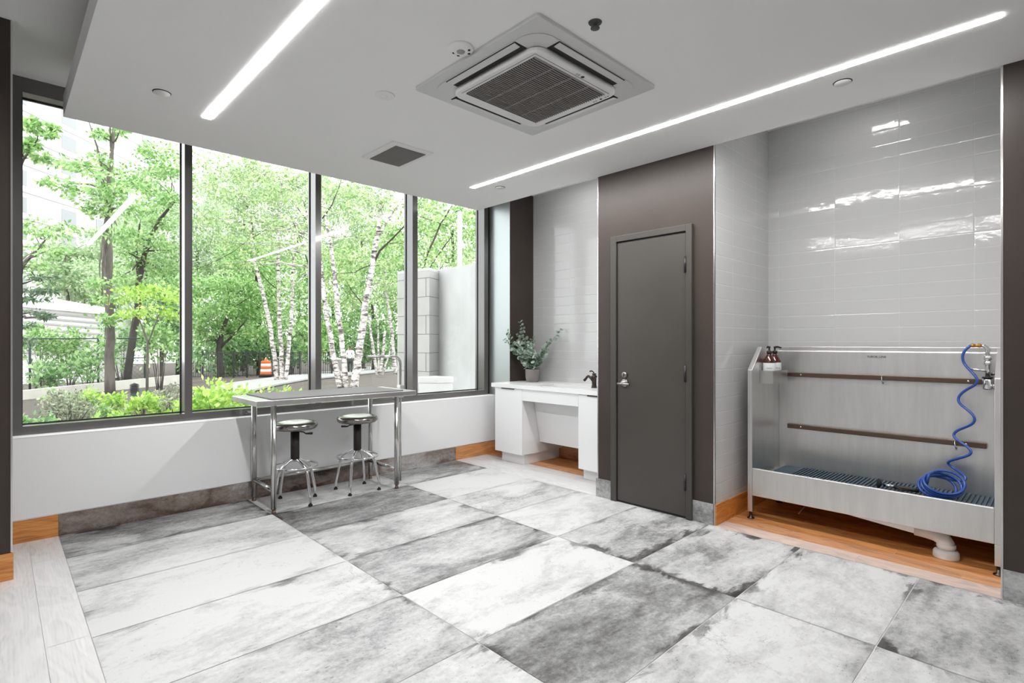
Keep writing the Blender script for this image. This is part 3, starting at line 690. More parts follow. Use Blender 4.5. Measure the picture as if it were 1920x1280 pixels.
# soap holder and bottles
cdy = thing('soap_caddy', 'small open steel box holding two soap bottles on the tub side', 'caddy', (4.28, 1.56, .99))
x0, x1, y0, y1, z0, z1 = 4.136, 4.430, 1.508, 1.6055, .990, 1.086
MB().box(x0, x1, y0, y0 + .003, z0, z1).box(x0, x0 + .003, y0 + .003, y1, z0, z1).box(x1 - .003, x1, y0 + .003, y1, z0, z1).box(x0 + .003, x1 - .003, y0 + .003, y1, z0, z0 + .003).box(x0 + .003, x1 - .003, y1 - .002, y1, z0 + .003, z1 + .04).build('box', M['steel_h'], cdy)
for bx, by, txt, lab in ((4.195, 1.557, 'WASH', 'amber pump bottle with white label nearer the front of the soap holder'), (4.305, 1.557, 'DOG  Wash', 'amber pump bottle with white label nearer the back of the soap holder')):
    b = thing('pump_bottle', lab, 'bottle', (bx, by, z0 + .003), 'amber soap bottles in the soap holder')
    zb = z0 + .0035
    MB().lathe([(.0, .0), (.040, .0), (.043, .006), (.043, .160), (.040, .168), (.018, .208), (.014, .214), (.014, .218), (.0, .218)], (bx, by, zb), 28).build('bottle_body', M['amber'], b)
    MB().lathe([(.0434, .03), (.0438, .031), (.0438, .149), (.0434, .150)], (bx, by, zb), 28).build('label', M['label'], b)
    MB().lathe([(.0, .2185), (.0185, .2185), (.0185, .238), (.008, .241), (.006, .262), (.010, .264), (.010, .272), (.0, .272)], (bx, by, zb), 20).build('collar', M['black'], b)
    dy = -1 if bx > 4.25 else 1
    MB().tube([(bx, by, zb + .268), (bx + (.004), by - .02 if dy < 0 else by + .012, zb + .270), (bx + .012, by - .044 if dy < 0 else by + .022, zb + .262)], [.008, .007, .005], 10).build('pump', M['black'], b)
    n_ = Vector((-.94, -.34, 0)).normalized()
    lettering('lettering', txt, .014, (bx + n_.x * .0446, by + n_.y * .0446, zb + .110), (PI / 2, 0, math.atan2(n_.y, n_.x) + PI / 2), M['ink'], b)

# faucet valve on the back panel with hose
vx, vy = 4.47, .345
va = thing('tub_faucet_valve', 'chrome faucet valve assembly at the tub corner above the hose', 'faucet', (vx, vy, 1.05))
pp_ = [(vx, vy, 1.03), (vx, vy, 1.245)]
for i in range(6):
    th = PI / 2 * i / 5; pp_.append((vx - .004 * i / 5, vy + .028 - .028 * math.cos(th), 1.248 + .028 * math.sin(th)))
MB().tube(pp_, .0115, 14).build('riser', M['chrome'], va)
MB().lathe([(.0, .0), (.017, .0), (.019, .006), (.019, .024), (.016, .028), (.0, .028)], (vx, vy, 1.185)).lathe([(.0, .0), (.017, .0), (.019, .004), (.019, .020), (.014, .026), (.0, .026)], (vx, vy, 1.156)).build('union_nut', M['chrome'], va)
MB().tube([(4.5285, vy, 1.045), (vx + .02, vy, 1.045), (vx, vy, 1.045)], .014, 14).lathe([(.0, .0), (.022, .0), (.026, .008), (.026, .06), (.022, .07), (.0, .07)], (vx, vy, 1.0)).build('valve_body', M['chrome'], va)
MB().lathe([(.0, .0), (.027, .0), (.027, .010), (.0, .010)], (vx, vy, 1.0705)).build('collar_ring', M['black'], va)
MB().tube([(vx, vy - .02, 1.10), (vx - .015, vy - .05, 1.10), (vx - .015, vy - .055, 1.02)], .011, 12).lathe([(.0, .0), (.020, .0), (.022, .006), (.022, .03), (.0, .034)], (vx - .015, vy - .046, 1.005)).build('check_valve', M['chrome'], va)
MB().tube([(vx, vy, 1.118), (vx - .01, vy + .03, 1.122), (vx - .012, vy + .085, 1.126)], [.008, .008, .009], 10).build('lever', M['chrome'], va)
MB().lathe([(.0, .0), (.010, .0), (.013, .006), (.013, .016), (.009, .020), (.009, .03), (.012, .034), (.012, .046), (.009, .052), (.0, .052)], (vx - .004, vy + .0285, 1.276), axis=(-.1, 1, 0)).build('brass_fitting', M['brass'], va)
# coiled hose: hangs in stretched turns, then lies coiled on the mat
hp2 = [(1817, 650), (1808, 656), (1803.5, 669), (1807, 681), (1815, 690), (1826, 701), (1834, 712), (1831, 720), (1820, 726), (1805.6, 734), (1796, 744), (1797, 754), (1805.6, 762), (1820, 772), (1829, 784), (1826, 793), (1815, 799), (1798, 805), (1787, 812), (1789, 820), (1799, 828), (1815, 837), (1823.5, 848), (1815, 854.5), (1796.6, 859), (1777, 864.5), (1777, 869), (1789, 878), (1806, 889), (1813, 897), (1806, 902), (1789, 900.5), (1770, 896)]
def onX(u, v, X):
    x = (u - 960) / F_PX; tt = X / (x * A0 + A1)
    return Vector((X, (-x * A1 + A0) * tt, CAM_H + (HOR - v) / F_PX * tt))
hz = [Vector((vx - .009, vy + .080, 1.276))]
for i, (u, v) in enumerate(hp2):
    X = 4.44 - .02 * i / 32 + .035 * math.sin(i * .78)
    if i < 3: X = 4.455
    if i > 27: X = 4.41 - (i - 27) * .012
    hz.append(onX(u, v, X))
cc = Vector((4.265, .545, .405))
ax = Vector((-.62, -.30, .62)).normalized(); cu_ = ax.cross(Vector((0, 0, 1))).normalized(); cv_ = cu_.cross(ax)
nt = 100
for i in range(nt):
    th = PI / 2 + 2 * PI * 4.25 * i / nt
    rad = .098 + .010 * math.sin(i * .23)
    off = ax * (-.035 + .075 * i / nt) + cu_ * (.012 * math.sin(i * .11)) - cv_ * .0
    p = cc + off + cu_ * rad * math.cos(th) * -1 + cv_ * (rad * .80) * math.sin(th)
    p.z = max(p.z, .334); hz.append(p)
hz += [Vector((4.245, .625, .345)), Vector((4.25, .650, .346))]
cv = bpy.data.curves.new('coiled_hose', 'CURVE'); cv.dimensions = '3D'; cv.bevel_depth = .0078; cv.bevel_resolution = 4
s_ = cv.splines.new('NURBS'); s_.points.add(len(hz) - 1)
for i, p in enumerate(hz): s_.points[i].co = (*p, 1)
s_.use_endpoint_u = True; s_.order_u = 4; s_.resolution_u = 4; cv.use_fill_caps = True; cv.materials.append(M['hose'])
ho = bpy.data.objects.new('coiled_hose', cv); COL.objects.link(ho); ho = to_mesh(ho); ho.data.polygons.foreach_set('use_smooth', [True] * len(ho.data.polygons))
tag(ho, 'blue coiled hose hanging into the steel tub', 'hose')
spn = thing('spray_nozzle', 'black hand sprayer lying on the tub mat beside the coiled hose', 'sprayer', (4.25, .76, .326))
a_, b_ = Vector((4.235, .855, .352)), Vector((4.25, .655, .347))
dr = (a_ - b_).normalized()
MB().tube([b_, b_ + dr * .03, b_ + dr * .09, b_ + dr * .13], [.011, .014, .015, .013], 14).build('grip', M['black'], spn)
MB().tube([b_ + dr * .13, a_ - dr * .01], [.012, .009], 12).build('neck', M['chrome'], spn)
hdx = Vector((-.35, .9, .12)).normalized()
MB().lathe([(.0, .0), (.012, .0), (.030, .012), (.030, .022), (.0, .024)], a_ + Vector((0, 0, .006)), axis=hdx).build('spray_head', M['rubber'], spn)
MB().tube([b_ + dr * .045 + Vector((-.020, 0, -.004)), b_ + dr * .09 + Vector((-.026, 0, -.006)), b_ + dr * .13 + Vector((-.014, 0, .004))], .005, 8).build('trigger', M['black'], spn)

# drain pipe and rod on the floor
dp = thing('drain_pipe', 'white plastic drain pipe elbow under the tub', 'pipe', (4.12, .505, 0))
MB().tube([(4.12, .655, .140), (4.12, .600, .136), (4.12, .552, .128), (4.12, .520, .110), (4.12, .507, .085), (4.12, .505, .050)], .043, 20).build('elbow', M['pvc'], dp)
MB().lathe([(.0, .0), (.062, .0), (.064, .004), (.064, .034), (.058, .044), (.049, .050), (.0, .052)], (4.12, .505, 0.0005), 28).build('coupling', M['pvc'], dp)
MB().lathe([(.0465, .0), (.0475, .002), (.0475, .022), (.0465, .024)], (4.12, .505, .062), 28).build('collar', M['pvc'], dp)
o = MB().cyl((4.36, 1.406, .005), (4.60, 1.437, .005), .0045, 10).build('plastic_rod', M['pvc']); tag(o, 'thin white rod lying on the wood floor under the tub', 'rod')

# ================================================================== OUTSIDE
def gz(y): return -.12 - .0007 * max(0.0, min(y, 50) - 5) ** 2
def G(u, v):                                     # the ground point seen at (u, v)
    x = (u - 960) / F_PX; D = 12.0
    for _ in range(40):
        y = -x * A1 * D + A0 * D; D = (CAM_H - gz(y)) * F_PX / (v - HOR) * .5 + D * .5
    return Vector((x * A0 * D + A1 * D, -x * A1 * D + A0 * D, gz(-x * A1 * D + A0 * D)))
M['mulch'] = plain('brown_mulch', (92, 84, 78), .95, noise=.45, nscale=9, bump=.6)
M['path'] = plain('pale_asphalt', (168, 166, 166), .9, noise=.06, nscale=2)
M['curb'] = plain('pale_limestone', (214, 210, 202), .8, noise=.06, nscale=3)
M['conc'] = plain('smooth_concrete', (192, 193, 192), .8, noise=.07, nscale=2)
M['bwall'] = plain('white_facade', (236, 234, 232), .8)
M['bwin'] = plain('pale_window', (156, 158, 160), .4)
M['bline'] = plain('facade_joint', (178, 176, 175), .8)
M['greenpost'] = plain('dark_green_post', (30, 52, 48), .6)
M['fence'] = plain('black_fence', (44, 46, 44), .6)
M['bark'] = bark_mat('grey_bark', (122, 114, 106), (58, 52, 48))
M['darkbark'] = bark_mat('dark_bark', (76, 66, 60), (34, 30, 28))
M['birch'] = bark_mat('birch_bark', (214, 208, 204), (58, 50, 48), birch=True)
LF = dict(
    fresh=leaf_mat('fresh_leaf', (92, 140, 66), (152, 196, 116), (214, 236, 176), .5),
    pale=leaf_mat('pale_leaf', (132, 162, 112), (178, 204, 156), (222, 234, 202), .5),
    dark=leaf_mat('deep_leaf', (76, 120, 66), (132, 176, 110), (194, 222, 162), .5),
    lime=leaf_mat('lime_leaf', (124, 172, 56), (176, 216, 92), (224, 242, 150), .5),
    birch=leaf_mat('birch_leaf', (112, 148, 80), (166, 196, 126), (220, 236, 184), .55),
    grey=leaf_mat('greygreen_leaf', (98, 108, 84), (150, 158, 130), (200, 206, 178)),
    grass=leaf_mat('grass_blade', (130, 164, 88), (180, 208, 130), (228, 238, 194)),
    conifer=leaf_mat('conifer_needle', (58, 86, 62), (96, 126, 92), (138, 164, 128)))

gv, gf = [], []
ys = [4.97] + list(range(6, 51)) + [60, 90]
for y in ys: gv += [(-70, y, gz(y)), (60, y, gz(y))]
gf = [(2 * i, 2 * i + 1, 2 * i + 3, 2 * i + 2) for i in range(len(ys) - 1)]
o = MB().add(gv, gf).build('ground', M['mulch']); struct(o, 'mulched park ground outside')
up_, lo_ = [], []
ctl = (((395, 733), (395, 757)), ((425, 722), (440, 744)), ((490, 713), (520, 724)), ((541, 706), (572, 714)), ((602, 699), (602, 711)), ((660, 694), (660, 705)), ((742, 688), (742, 696)), ((800, 683), (800, 690)))
for i in range(len(ctl) - 1):
    for s_ in range(8):
        f_ = s_ / 8
        for lst, q_ in ((up_, 0), (lo_, 1)):
            p = G(*ctl[i][q_]).lerp(G(*ctl[i + 1][q_]), f_); p.z = gz(p.y); lst.append(p)
rowv = []
for a, b in zip(lo_, up_):
    for f_ in (0, .25, .5, .75, 1):
        p = a.lerp(b, f_); p.z = gz(p.y) + .03; rowv.append(p)
pf = [(5 * i + j, 5 * i + 5 + j, 5 * i + 6 + j, 5 * i + 1 + j) for i in range(len(lo_) - 1) for j in range(4)]
o = MB().add(rowv, pf).build('path', M['path']); struct(o, 'pale curving footpath')
o.modifiers.new('thickness', 'SOLIDIFY').thickness = -.06
a, b = G(20, 752), G(345, 719)
dv = (b - a); dv.z = 0; dv.normalize(); nv = Vector((-dv.y, dv.x, 0)) * .16
bt = [a, b, b + nv, a + nv]; tp = [Vector((p.x, p.y, h)) for p, h in zip(bt, (-.02, -.05, -.05, -.02))]
bt = [Vector((p.x, p.y, -.7)) for p in bt]
o = MB().hexa(bt, tp).build('garden_curb', M['curb']); tag(o, 'low pale stone curb behind the planting bed', 'curb')

# ---------- foliage
def leaves(C, L, wid, dirs):
    """one diamond-shaped leaf per row of C"""
    n = len(C); r = RNG.normal(size=(n, 3)); s = np.cross(dirs, r); s /= np.linalg.norm(s, axis=1)[:, None] + 1e-9
    Lc = L[:, None]; mid = C + dirs * Lc * .5
    v = np.stack([C, mid + s * (wid * Lc), C + dirs * Lc, mid - s * (wid * Lc)], 1).reshape(-1, 3)
    return v
def quadmesh(name, v, mat):
    n = len(v) // 4; me = bpy.data.meshes.new(name)
    me.vertices.add(len(v)); me.vertices.foreach_set('co', v.astype(np.float32).ravel())
    me.loops.add(4 * n); me.loops.foreach_set('vertex_index', np.arange(4 * n, dtype=np.int32))
    me.polygons.add(n); me.polygons.foreach_set('loop_start', np.arange(0, 4 * n, 4, dtype=np.int32)); me.polygons.foreach_set('loop_total', np.full(n, 4, dtype=np.int32))
    me.update(calc_edges=True); me.materials.append(mat); me.validate(); return me
def cloud(blobs, n, leaf, wid=.28, flat=.55, droop=-.25, sub=14):
    """leaves in sprays around blob centres (centre, radius); n leaves per unit blob area"""
    out = []
    for c, r in blobs:
        k = max(3, int(sub * 1.0))
        sc_ = np.array(c) + RNG.normal(size=(k, 3)) * np.array([r * .52, r * .52, r * .52 * flat])
        m = max(8, int(n * r * r / k))
        for s in sc_:
            rr_ = r * .30
            P = s + RNG.normal(size=(m, 3)) * np.array([rr_, rr_, rr_ * flat])
            d = P - np.array(c); d /= np.linalg.norm(d, axis=1)[:, None] + 1e-6
            d = d * .7 + RNG.normal(size=(m, 3)) * .55; d[:, 2] += droop; d /= np.linalg.norm(d, axis=1)[:, None] + 1e-6
            out.append(leaves(P, leaf * RNG.uniform(.6, 1.25, m), wid, d))
    return np.concatenate(out)
def spray_to(tr, start, end, r, seed):
    rr_ = random.Random(seed); pts = []
    for i in range(6):
        t_ = i / 5; p = start.lerp(end, t_) + Vector((rr_.uniform(-1, 1), rr_.uniform(-1, 1), rr_.uniform(-.5, 1))) * (end - start).length * .05 * math.sin(PI * t_)
        pts.append(p)
    tr.tube(pts, [r * (1 - .8 * i / 5) for i in range(6)], 5, caps=False)
def tree(label, trunks, blobs, D, leaf, kind, bark='bark', n=900, flat=.6, name='park_tree', group='trees in the park', jit=1.5, branch=True, droop=-.25, limbs=(), cat='tree', wid=.28):
    """trunks: lists of (u, v, radius in m[, extra depth]); blobs: (u, v, radius in px) around depth D"""
    first = trunks[0][0] if trunks else blobs[0]
    b0 = W(first[0], first[1], D)
    t = thing(name, label, cat, (b0.x, b0.y, gz(b0.y)), group)
    tr = MB(); tips = []
    for tk in trunks:
        pts = [W(p[0], p[1], D + (p[3] if len(p) > 3 else 0)) for p in tk]
        if tk is trunks[0] or tk[0][1] > 680: pts[0].z = min(pts[0].z, gz(pts[0].y)) - .05
        fine = []; rad = []
        for i in range(len(pts) - 1):
            for s in range(4):
                fine.append(pts[i].lerp(pts[i + 1], s / 4)); rad.append(tk[i][2] + (tk[i + 1][2] - tk[i][2]) * s / 4)
        fine.append(pts[-1]); rad.append(tk[-1][2]); rad = [q * .78 for q in rad]
        for i in range(1, len(fine) - 1): fine[i] += Vector((random.uniform(-1, 1), random.uniform(-1, 1), 0)) * rad[i] * .22
        tr.tube(fine, rad, 9); tips += list(zip(fine[len(fine) // 2:], rad[len(rad) // 2:]))
    bl = []
    for i, (u, v, r) in enumerate(blobs):
        dd = D + random.uniform(-jit, jit); bl.append((W(u, v, dd), r / F_PX * dd))
    if branch and tips:
        for i, (c, r) in enumerate(bl):
            p, rd = min(tips, key=lambda q: (q[0] - c).length + (2.0 if q[0].z > c.z else 0))
            spray_to(tr, p, c, min(rd * .6, .05), i)
    for li in limbs:
        MB().tube([W(p[0], p[1], D + (p[3] if len(p) > 3 else 0)) for p in li], [p[2] * .8 for p in li], 7).build('branch', M['darkbark'], t)
    if tr.v: tr.build('trunk', M[bark], t)
    me = quadmesh('crown', cloud(bl, n, leaf, flat=flat, droop=droop, wid=wid), LF[kind])
    o = bpy.data.objects.new('crown', me); COL.objects.link(o); child(o, t)
    return t
def shrub(label, u, v, h_px, w_px, D, leaf, kind, n=1100, name='garden_shrub', group='shrubs in the planting bed', stems=9, cat='shrub', flat=.8, wid=.3):
    base = W(u, v, D); base.z = gz(base.y)
    h, w = h_px / F_PX * D * (1.35 if 'bed' in group else 1), w_px / F_PX * D
    t = thing(name, label, cat, base, group)
    bl = []; st = MB()
    for i in range(stems):
        a = 2 * PI * i / stems + random.uniform(-.3, .3); r = w * .5 * random.uniform(.15, .85)
        c = base + Vector((r * math.cos(a), r * math.sin(a), h * random.uniform(.35, .86)))
        bl.append((c, max(.10, w * .24))); st.tube([base + Vector((r * .2 * math.cos(a), r * .2 * math.sin(a), -.04)), base.lerp(c, .55), c], [.018, .012, .004], 5)
    st.build('stems', M['bark'], t)
    me = quadmesh('foliage', cloud(bl, n, leaf, flat=flat, droop=.25, sub=7, wid=wid), LF[kind])
    o = bpy.data.objects.new('foliage', me); COL.objects.link(o); child(o, t)
    return t
def tuft(label, u, v, h_px, D, kind='grass', k=170):
    b = W(u, v, D); z0 = gz(b.y); h = h_px / F_PX * D; vs = []
    for i in range(k):
        a = random.uniform(0, 2 * PI); r0 = random.uniform(0, .06); ln = h * random.uniform(.7, 1.15); out = random.uniform(.15, .75) * ln
        p = Vector((b.x + r0 * math.cos(a), b.y + r0 * math.sin(a), z0 - .01)); dx = Vector((math.cos(a), math.sin(a), 0)); s = Vector((-math.sin(a), math.cos(a), 0)) * .006
        m1 = p + dx * out * .35 + Vector((0, 0, ln * .75)); e = p + dx * out + Vector((0, 0, ln * random.uniform(.6, 1)))
        vs += [p - s, p + s, m1 + s, m1 - s, m1 - s, m1 + s, e + s * .1, e - s * .1]
    me = quadmesh('ornamental_grass', np.array([tuple(q) for q in vs]), LF[kind])
    o = bpy.data.objects.new('ornamental_grass', me); COL.objects.link(o)
    tag(o, label, 'grass', 'grass tufts in the planting bed', 'thing'); return o

# ---------- buildings
bd = thing('apartment_building', 'tall white building with many windows behind the trees', 'building', (-30, 40, -2))
xc = -56.0
def FW(D, z, off=0.0): return Vector(((xc + off) * A0 + D * A1, -(xc + off) * A1 + D * A0, z))
MB().hexa([FW(56, -2), FW(130, -2), FW(130, -2, -8), FW(56, -2, -8)], [FW(56, 46), FW(130, 46), FW(130, 46, -8), FW(56, 46, -8)]).build('facade', M['bwall'], bd)
jl = MB()
for z in np.arange(6.2, 44, 3.1): jl.hexa([FW(56, z), FW(130, z), FW(130, z, .12), FW(56, z, .12)], [FW(56, z + .12), FW(130, z + .12), FW(130, z + .12, .12), FW(56, z + .12, .12)])
jl.build('string_course', M['bline'], bd)
k = 0
for D0, wd_ in ((60.6, 1.1), (66.5, 2.2), (72, 3.4), (81, 2.2), (88, 1.6), (97, 2.4), (106, 3)):
    for z in np.arange(7.0, 36, 3.1):
        if z - CAM_H > .50 * D0: continue
        w = MB().hexa([FW(D0, z), FW(D0 + wd_, z), FW(D0 + wd_, z, .06), FW(D0, z, .06)], [FW(D0, z + 1.75), FW(D0 + wd_, z + 1.75), FW(D0 + wd_, z + 1.75, .06), FW(D0, z + 1.75, .06)])
        w.build('window', M['bwin'], bd)
sh = thing('metal_shed', 'long white corrugated metal building behind the chain-link fence', 'building', W(80, 640, 30))
p0, p1 = W(-60, 640, 29), W(186, 640, 31.5)
dv = (p1 - p0); dv.z = 0; ln = dv.length; dv.normalize(); bk = Vector((-dv.y, dv.x, 0))
def SP(a, b, z): q_ = p0 + dv * (a * ln) + bk * b; return Vector((q_.x, q_.y, z))
zt = 3.55
MB().hexa([SP(0, 0, -1), SP(1, 0, -1), SP(1, 9, -1), SP(0, 9, -1)], [SP(0, 0, zt), SP(1, 0, zt - .55), SP(1, 9, zt - .55), SP(0, 9, zt)]).build('shed_wall', M['bwall'], sh)
rb = MB()
for z in (.95, 1.2, 1.45, 1.85, 2.3, 2.65, 2.95, 3.25): rb.hexa([SP(0, -.10, z), SP(1, -.10, z - .5), SP(1, -.002, z - .5), SP(0, -.002, z)], [SP(0, -.10, z + .10), SP(1, -.10, z - .40), SP(1, -.002, z - .40), SP(0, -.002, z + .10)])
rb.build('siding_ribs', M['bline'], sh)
MB().hexa([SP(0, -.3, zt + .003), SP(1.02, -.3, zt - .55), SP(1.02, 3.5, zt - .2), SP(0, 3.5, zt + .9)], [SP(0, -.3, zt + .1), SP(1.02, -.3, zt - .45), SP(1.02, 3.5, zt - .05), SP(0, 3.5, zt + 1.05)]).build('roof', M['bwall'], sh)

# ---------- fences
cf = thing('chain_link_fence', 'dark green chain-link fence behind the planting bed', 'fence', W(150, 725, 19.5))
fp = [W(u, 640, D) for u, D in ((10, 19), (56, 19.2), (184, 19.8), (272, 20.4))]
tops = [W(u, v, D).z for u, v, D in ((10, 635, 19), (56, 635, 19.2), (184, 634.5, 19.8), (272, 634, 20.4))]
for p, z in zip(fp, tops): MB().cyl((p.x, p.y, gz(p.y) - .05), (p.x, p.y, z), .035, 10).build('post', M['greenpost'], cf)
P3 = [Vector((p.x, p.y, z)) for p, z in zip(fp, tops)]
MB().tube(P3, .022, 8).build('top_rail', M['greenpost'], cf)
MB().tube([P3[2] - Vector((0, 0, .74)), P3[3] - Vector((0, 0, .74))], .018, 8).build('mid_rail', M['greenpost'], cf)
wm = MB()
for i in range(3):
    a, b = P3[i], P3[i + 1]; L = (b - a).length; H_ = 1.75; st_ = .16
    n_ = int((L + H_) / st_)
    for j in range(n_):
        s0 = j * st_
        for sg in (1, -1):
            q0 = max(0, s0 - H_), min(L, s0)
            z0_, z1_ = (s0 - q0[0]), (s0 - q0[1])
            A_ = a.lerp(b, (q0[0] if sg > 0 else L - q0[0]) / L) - Vector((0, 0, min(H_, z0_))); B_ = a.lerp(b, (q0[1] if sg > 0 else L - q0[1]) / L) - Vector((0, 0, z1_))
            if (A_ - B_).length > .05: wm.tube([A_, B_], .0035, 3, caps=False)
o = wm.build('wire_mesh', M['greenpost'], cf); o['kind'] = 'stuff'
pf_ = thing('picket_fence', 'black metal picket fence behind the footpath', 'fence', W(440, 700, 30))
ends = [(345, 30.5), (380, 30.3), (411, 30.1), (438, 30), (463, 30), (487, 30), (513, 30), (540, 30.2), (563, 30.3), (590, 30.5), (622, 31)]
P4 = [W(u, 660, D) for u, D in ends]
for p in P4: MB().box(p.x - .04, p.x + .04, p.y - .04, p.y + .04, gz(p.y) - .05, .86).build('post', M['fence'], pf_)
pk = MB()
for i in range(len(P4) - 1):
    a, b = P4[i], P4[i + 1]
    for s in range(1, 8):
        p = a.lerp(b, s / 8); pk.box(p.x - .011, p.x + .011, p.y - .011, p.y + .011, gz(p.y) + .08, .80)
    for z in (.78, .70): pk.tube([Vector((a.x, a.y, z)), Vector((b.x, b.y, z))], .02, 4)
    zl = gz(a.y) + .15; pk.tube([Vector((a.x, a.y, zl)), Vector((b.x, b.y, zl))], .02, 4)
pk.build('pickets', M['fence'], pf_)
# ---------- concrete wall, pillar, box, pole
pl = thing('stone_block_pillar', 'pale stone block pillar at the terrace outside the last pane', 'pillar', W(800, 690, 9.4))
def place(u, D): p = W(u, 640, D); return p
c0, c1, c2 = place(745, 9.9), place(805, 9.35), place(823, 9.75)
c3 = c0 + (c2 - c1)
mz = lambda v, D: W(0, v, D).z
hh = mz(507, 9.35)
MB().hexa([Vector((p.x, p.y, -.4)) for p in (c0, c1, c2, c3)], [Vector((p.x, p.y, hh)) for p in (c0, c1, c2, c3)]).build('block_core', plain('pale_stone', (180, 178, 175), .85, noise=.07, nscale=2), pl)
js = MB()
for z in np.arange(-.2, hh, .33):
    for (p, q_) in ((c0, c1), (c1, c2)):
        nn = Vector((q_.y - p.y, -(q_.x - p.x), 0)).normalized() * .003
        js.hexa([Vector((r.x, r.y, z)) for r in (p + nn, q_ + nn, q_ - nn, p - nn)], [Vector((r.x, r.y, z + .007)) for r in (p + nn, q_ + nn, q_ - nn, p - nn)])
for r_, z in enumerate(np.arange(-.2, hh - .33, .33)):
    f_ = .72 if r_ % 2 else .25
    p = c0.lerp(c1, f_ + .18); js.box(p.x - .004, p.x + .004, p.y - .004, p.y + .004, z, z + .33)
js.build('joints', plain('stone_joint', (104, 102, 100), .9), pl)
cp = MB().hexa([Vector((p.x, p.y, hh + .001)) for p in (c0, c1, c2, c3)], [Vector((p.x, p.y, hh + .055)) for p in (c0, c1, c2, c3)]); cp.build('cap', M['conc'], pl, bevel=.004)
w0, w1 = place(814, 9.95), place(930, 7.8)
wl = thing('concrete_wall', 'smooth pale concrete wall beyond the last window pane', 'wall', w0)
nn = Vector((-(w1.y - w0.y), w1.x - w0.x, 0)).normalized() * .2
ht = mz(507, 9.95)
MB().hexa([Vector((p.x, p.y, .42)) for p in (w0, w1, w1 + nn, w0 + nn)], [Vector((p.x, p.y, z)) for p, z in zip((w0, w1, w1 + nn, w0 + nn), (ht, mz(486, 7.8), mz(486, 7.8), ht))]).build('panel', M['conc'], wl)
lw0, lw1 = place(786, 8.9), place(925, 7.4)
MB().hexa([Vector((p.x, p.y, -.4)) for p in (lw0, lw1, lw1 + nn, lw0 + nn)], [Vector((p.x, p.y, .40)) for p in (lw0, lw1, lw1 + nn, lw0 + nn)]).build('low_plinth', M['conc'], wl)
bx0 = W(785, 706, 7.4); bxr = W(849, 706, 7.4)
tb_ = thing('utility_box', 'low white lidded box outside against the concrete wall', 'box', (bx0.x, bx0.y, -.2))
dx = (bxr - bx0); dx.z = 0; dn = Vector((-dx.y, dx.x, 0)).normalized() * .35; dx2 = Vector((.45, -.10, 0))
q4 = [bx0 + Vector((.0, 0, 0)), bx0 + dx * .55 - dn * .2, bxr, bx0 + dx * .45 + dn * .5]
MB().hexa([Vector((p.x, p.y, -.35)) for p in q4], [Vector((p.x, p.y, .74)) for p in q4]).build('body', M['plastic'], tb_)
cx_ = sum((p for p in q4), Vector()) / 4
q5 = [cx_ + (p - cx_) * 1.05 for p in q4]
MB().hexa([Vector((p.x, p.y, .741)) for p in q5], [Vector((p.x, p.y, .83)) for p in q5]).build('lid', M['plastic'], tb_, bevel=.008)
b_ = place(862, 13)
po = thing('light_pole', 'white pole rising behind the concrete wall', 'pole', (b_.x, b_.y, gz(b_.y)))
MB().cyl((b_.x, b_.y, gz(b_.y)), (b_.x, b_.y, mz(408, 13)), .055, 14).build('shaft', M['plastic'], po)
MB().lathe([(.06, .0), (.06, .10), (.04, .14), (.0, .15)], (b_.x, b_.y, mz(408, 13))).build('cap', M['conc'], po)
b_ = G(689, 692)
lp = thing('lamp_post', 'thin white post on a concrete block beside the footpath', 'lamp post', b_)
MB().cyl((b_.x, b_.y, b_.z + .3), (b_.x, b_.y, b_.z + 3.4), .05, 8).build('post', M['plastic'], lp)
MB().box(b_.x - .3, b_.x + .3, b_.y - .3, b_.y + .3, b_.z - .05, b_.z + .3).build('base', M['conc'], lp)
b_ = G(297, 716)
o = MB().cyl((b_.x, b_.y, b_.z - .05), (b_.x, b_.y, b_.z + 2.5), .05, 8).build('wooden_stake', M['curb']); tag(o, 'tall pale wooden stake beside the small tree', 'stake')
# barrel
b_ = G(498.5, 707)
ba = thing('traffic_barrel', 'orange and white striped traffic barrel by the path', 'traffic barrel', b_)
MB().lathe([(.0, .02), (.32, .02), (.32, .16), (.0, .16)], b_).build('rubber_base', M['rubber'], ba)
org = plain('orange_plastic', (226, 116, 62), .5); wht = plain('white_band', (240, 236, 232), .5)
bo = MB(); ws_ = MB()
for i in range(5): (bo if i % 2 == 0 else ws_).lathe([(.29 - .012 * i, .16 + .15 * i), (.30 - .012 * i, .17 + .15 * i), (.285 - .012 * i, .31 + .15 * i)], b_)
bo.lathe([(.235, .91), (.0, .93)], b_); bo.box(b_.x - .08, b_.x + .08, b_.y - .02, b_.y + .02, b_.z + .92, b_.z + 1.02)
bo.build('drum', org, ba); ws_.build('reflective_band', wht, ba)
# bollard light in the bed
b_ = G(252, 757); b_.z = gz(b_.y)
bl_ = thing('garden_bollard', 'dark louvered bollard light in the planting bed', 'bollard light', b_)
MB().cyl((b_.x, b_.y, b_.z - .05), (b_.x, b_.y, b_.z + .30), .085, 18).build('post', M['greenpost'], bl_)
lv = MB()
for i in range(5): lv.lathe([(.085, .30 + .035 * i), (.105, .305 + .035 * i), (.085, .325 + .035 * i)], b_, 18)
lv.lathe([(.085, .475), (.10, .48), (.0, .52)], b_, 18)
lv.build('louver_head', M['fence'], bl_)

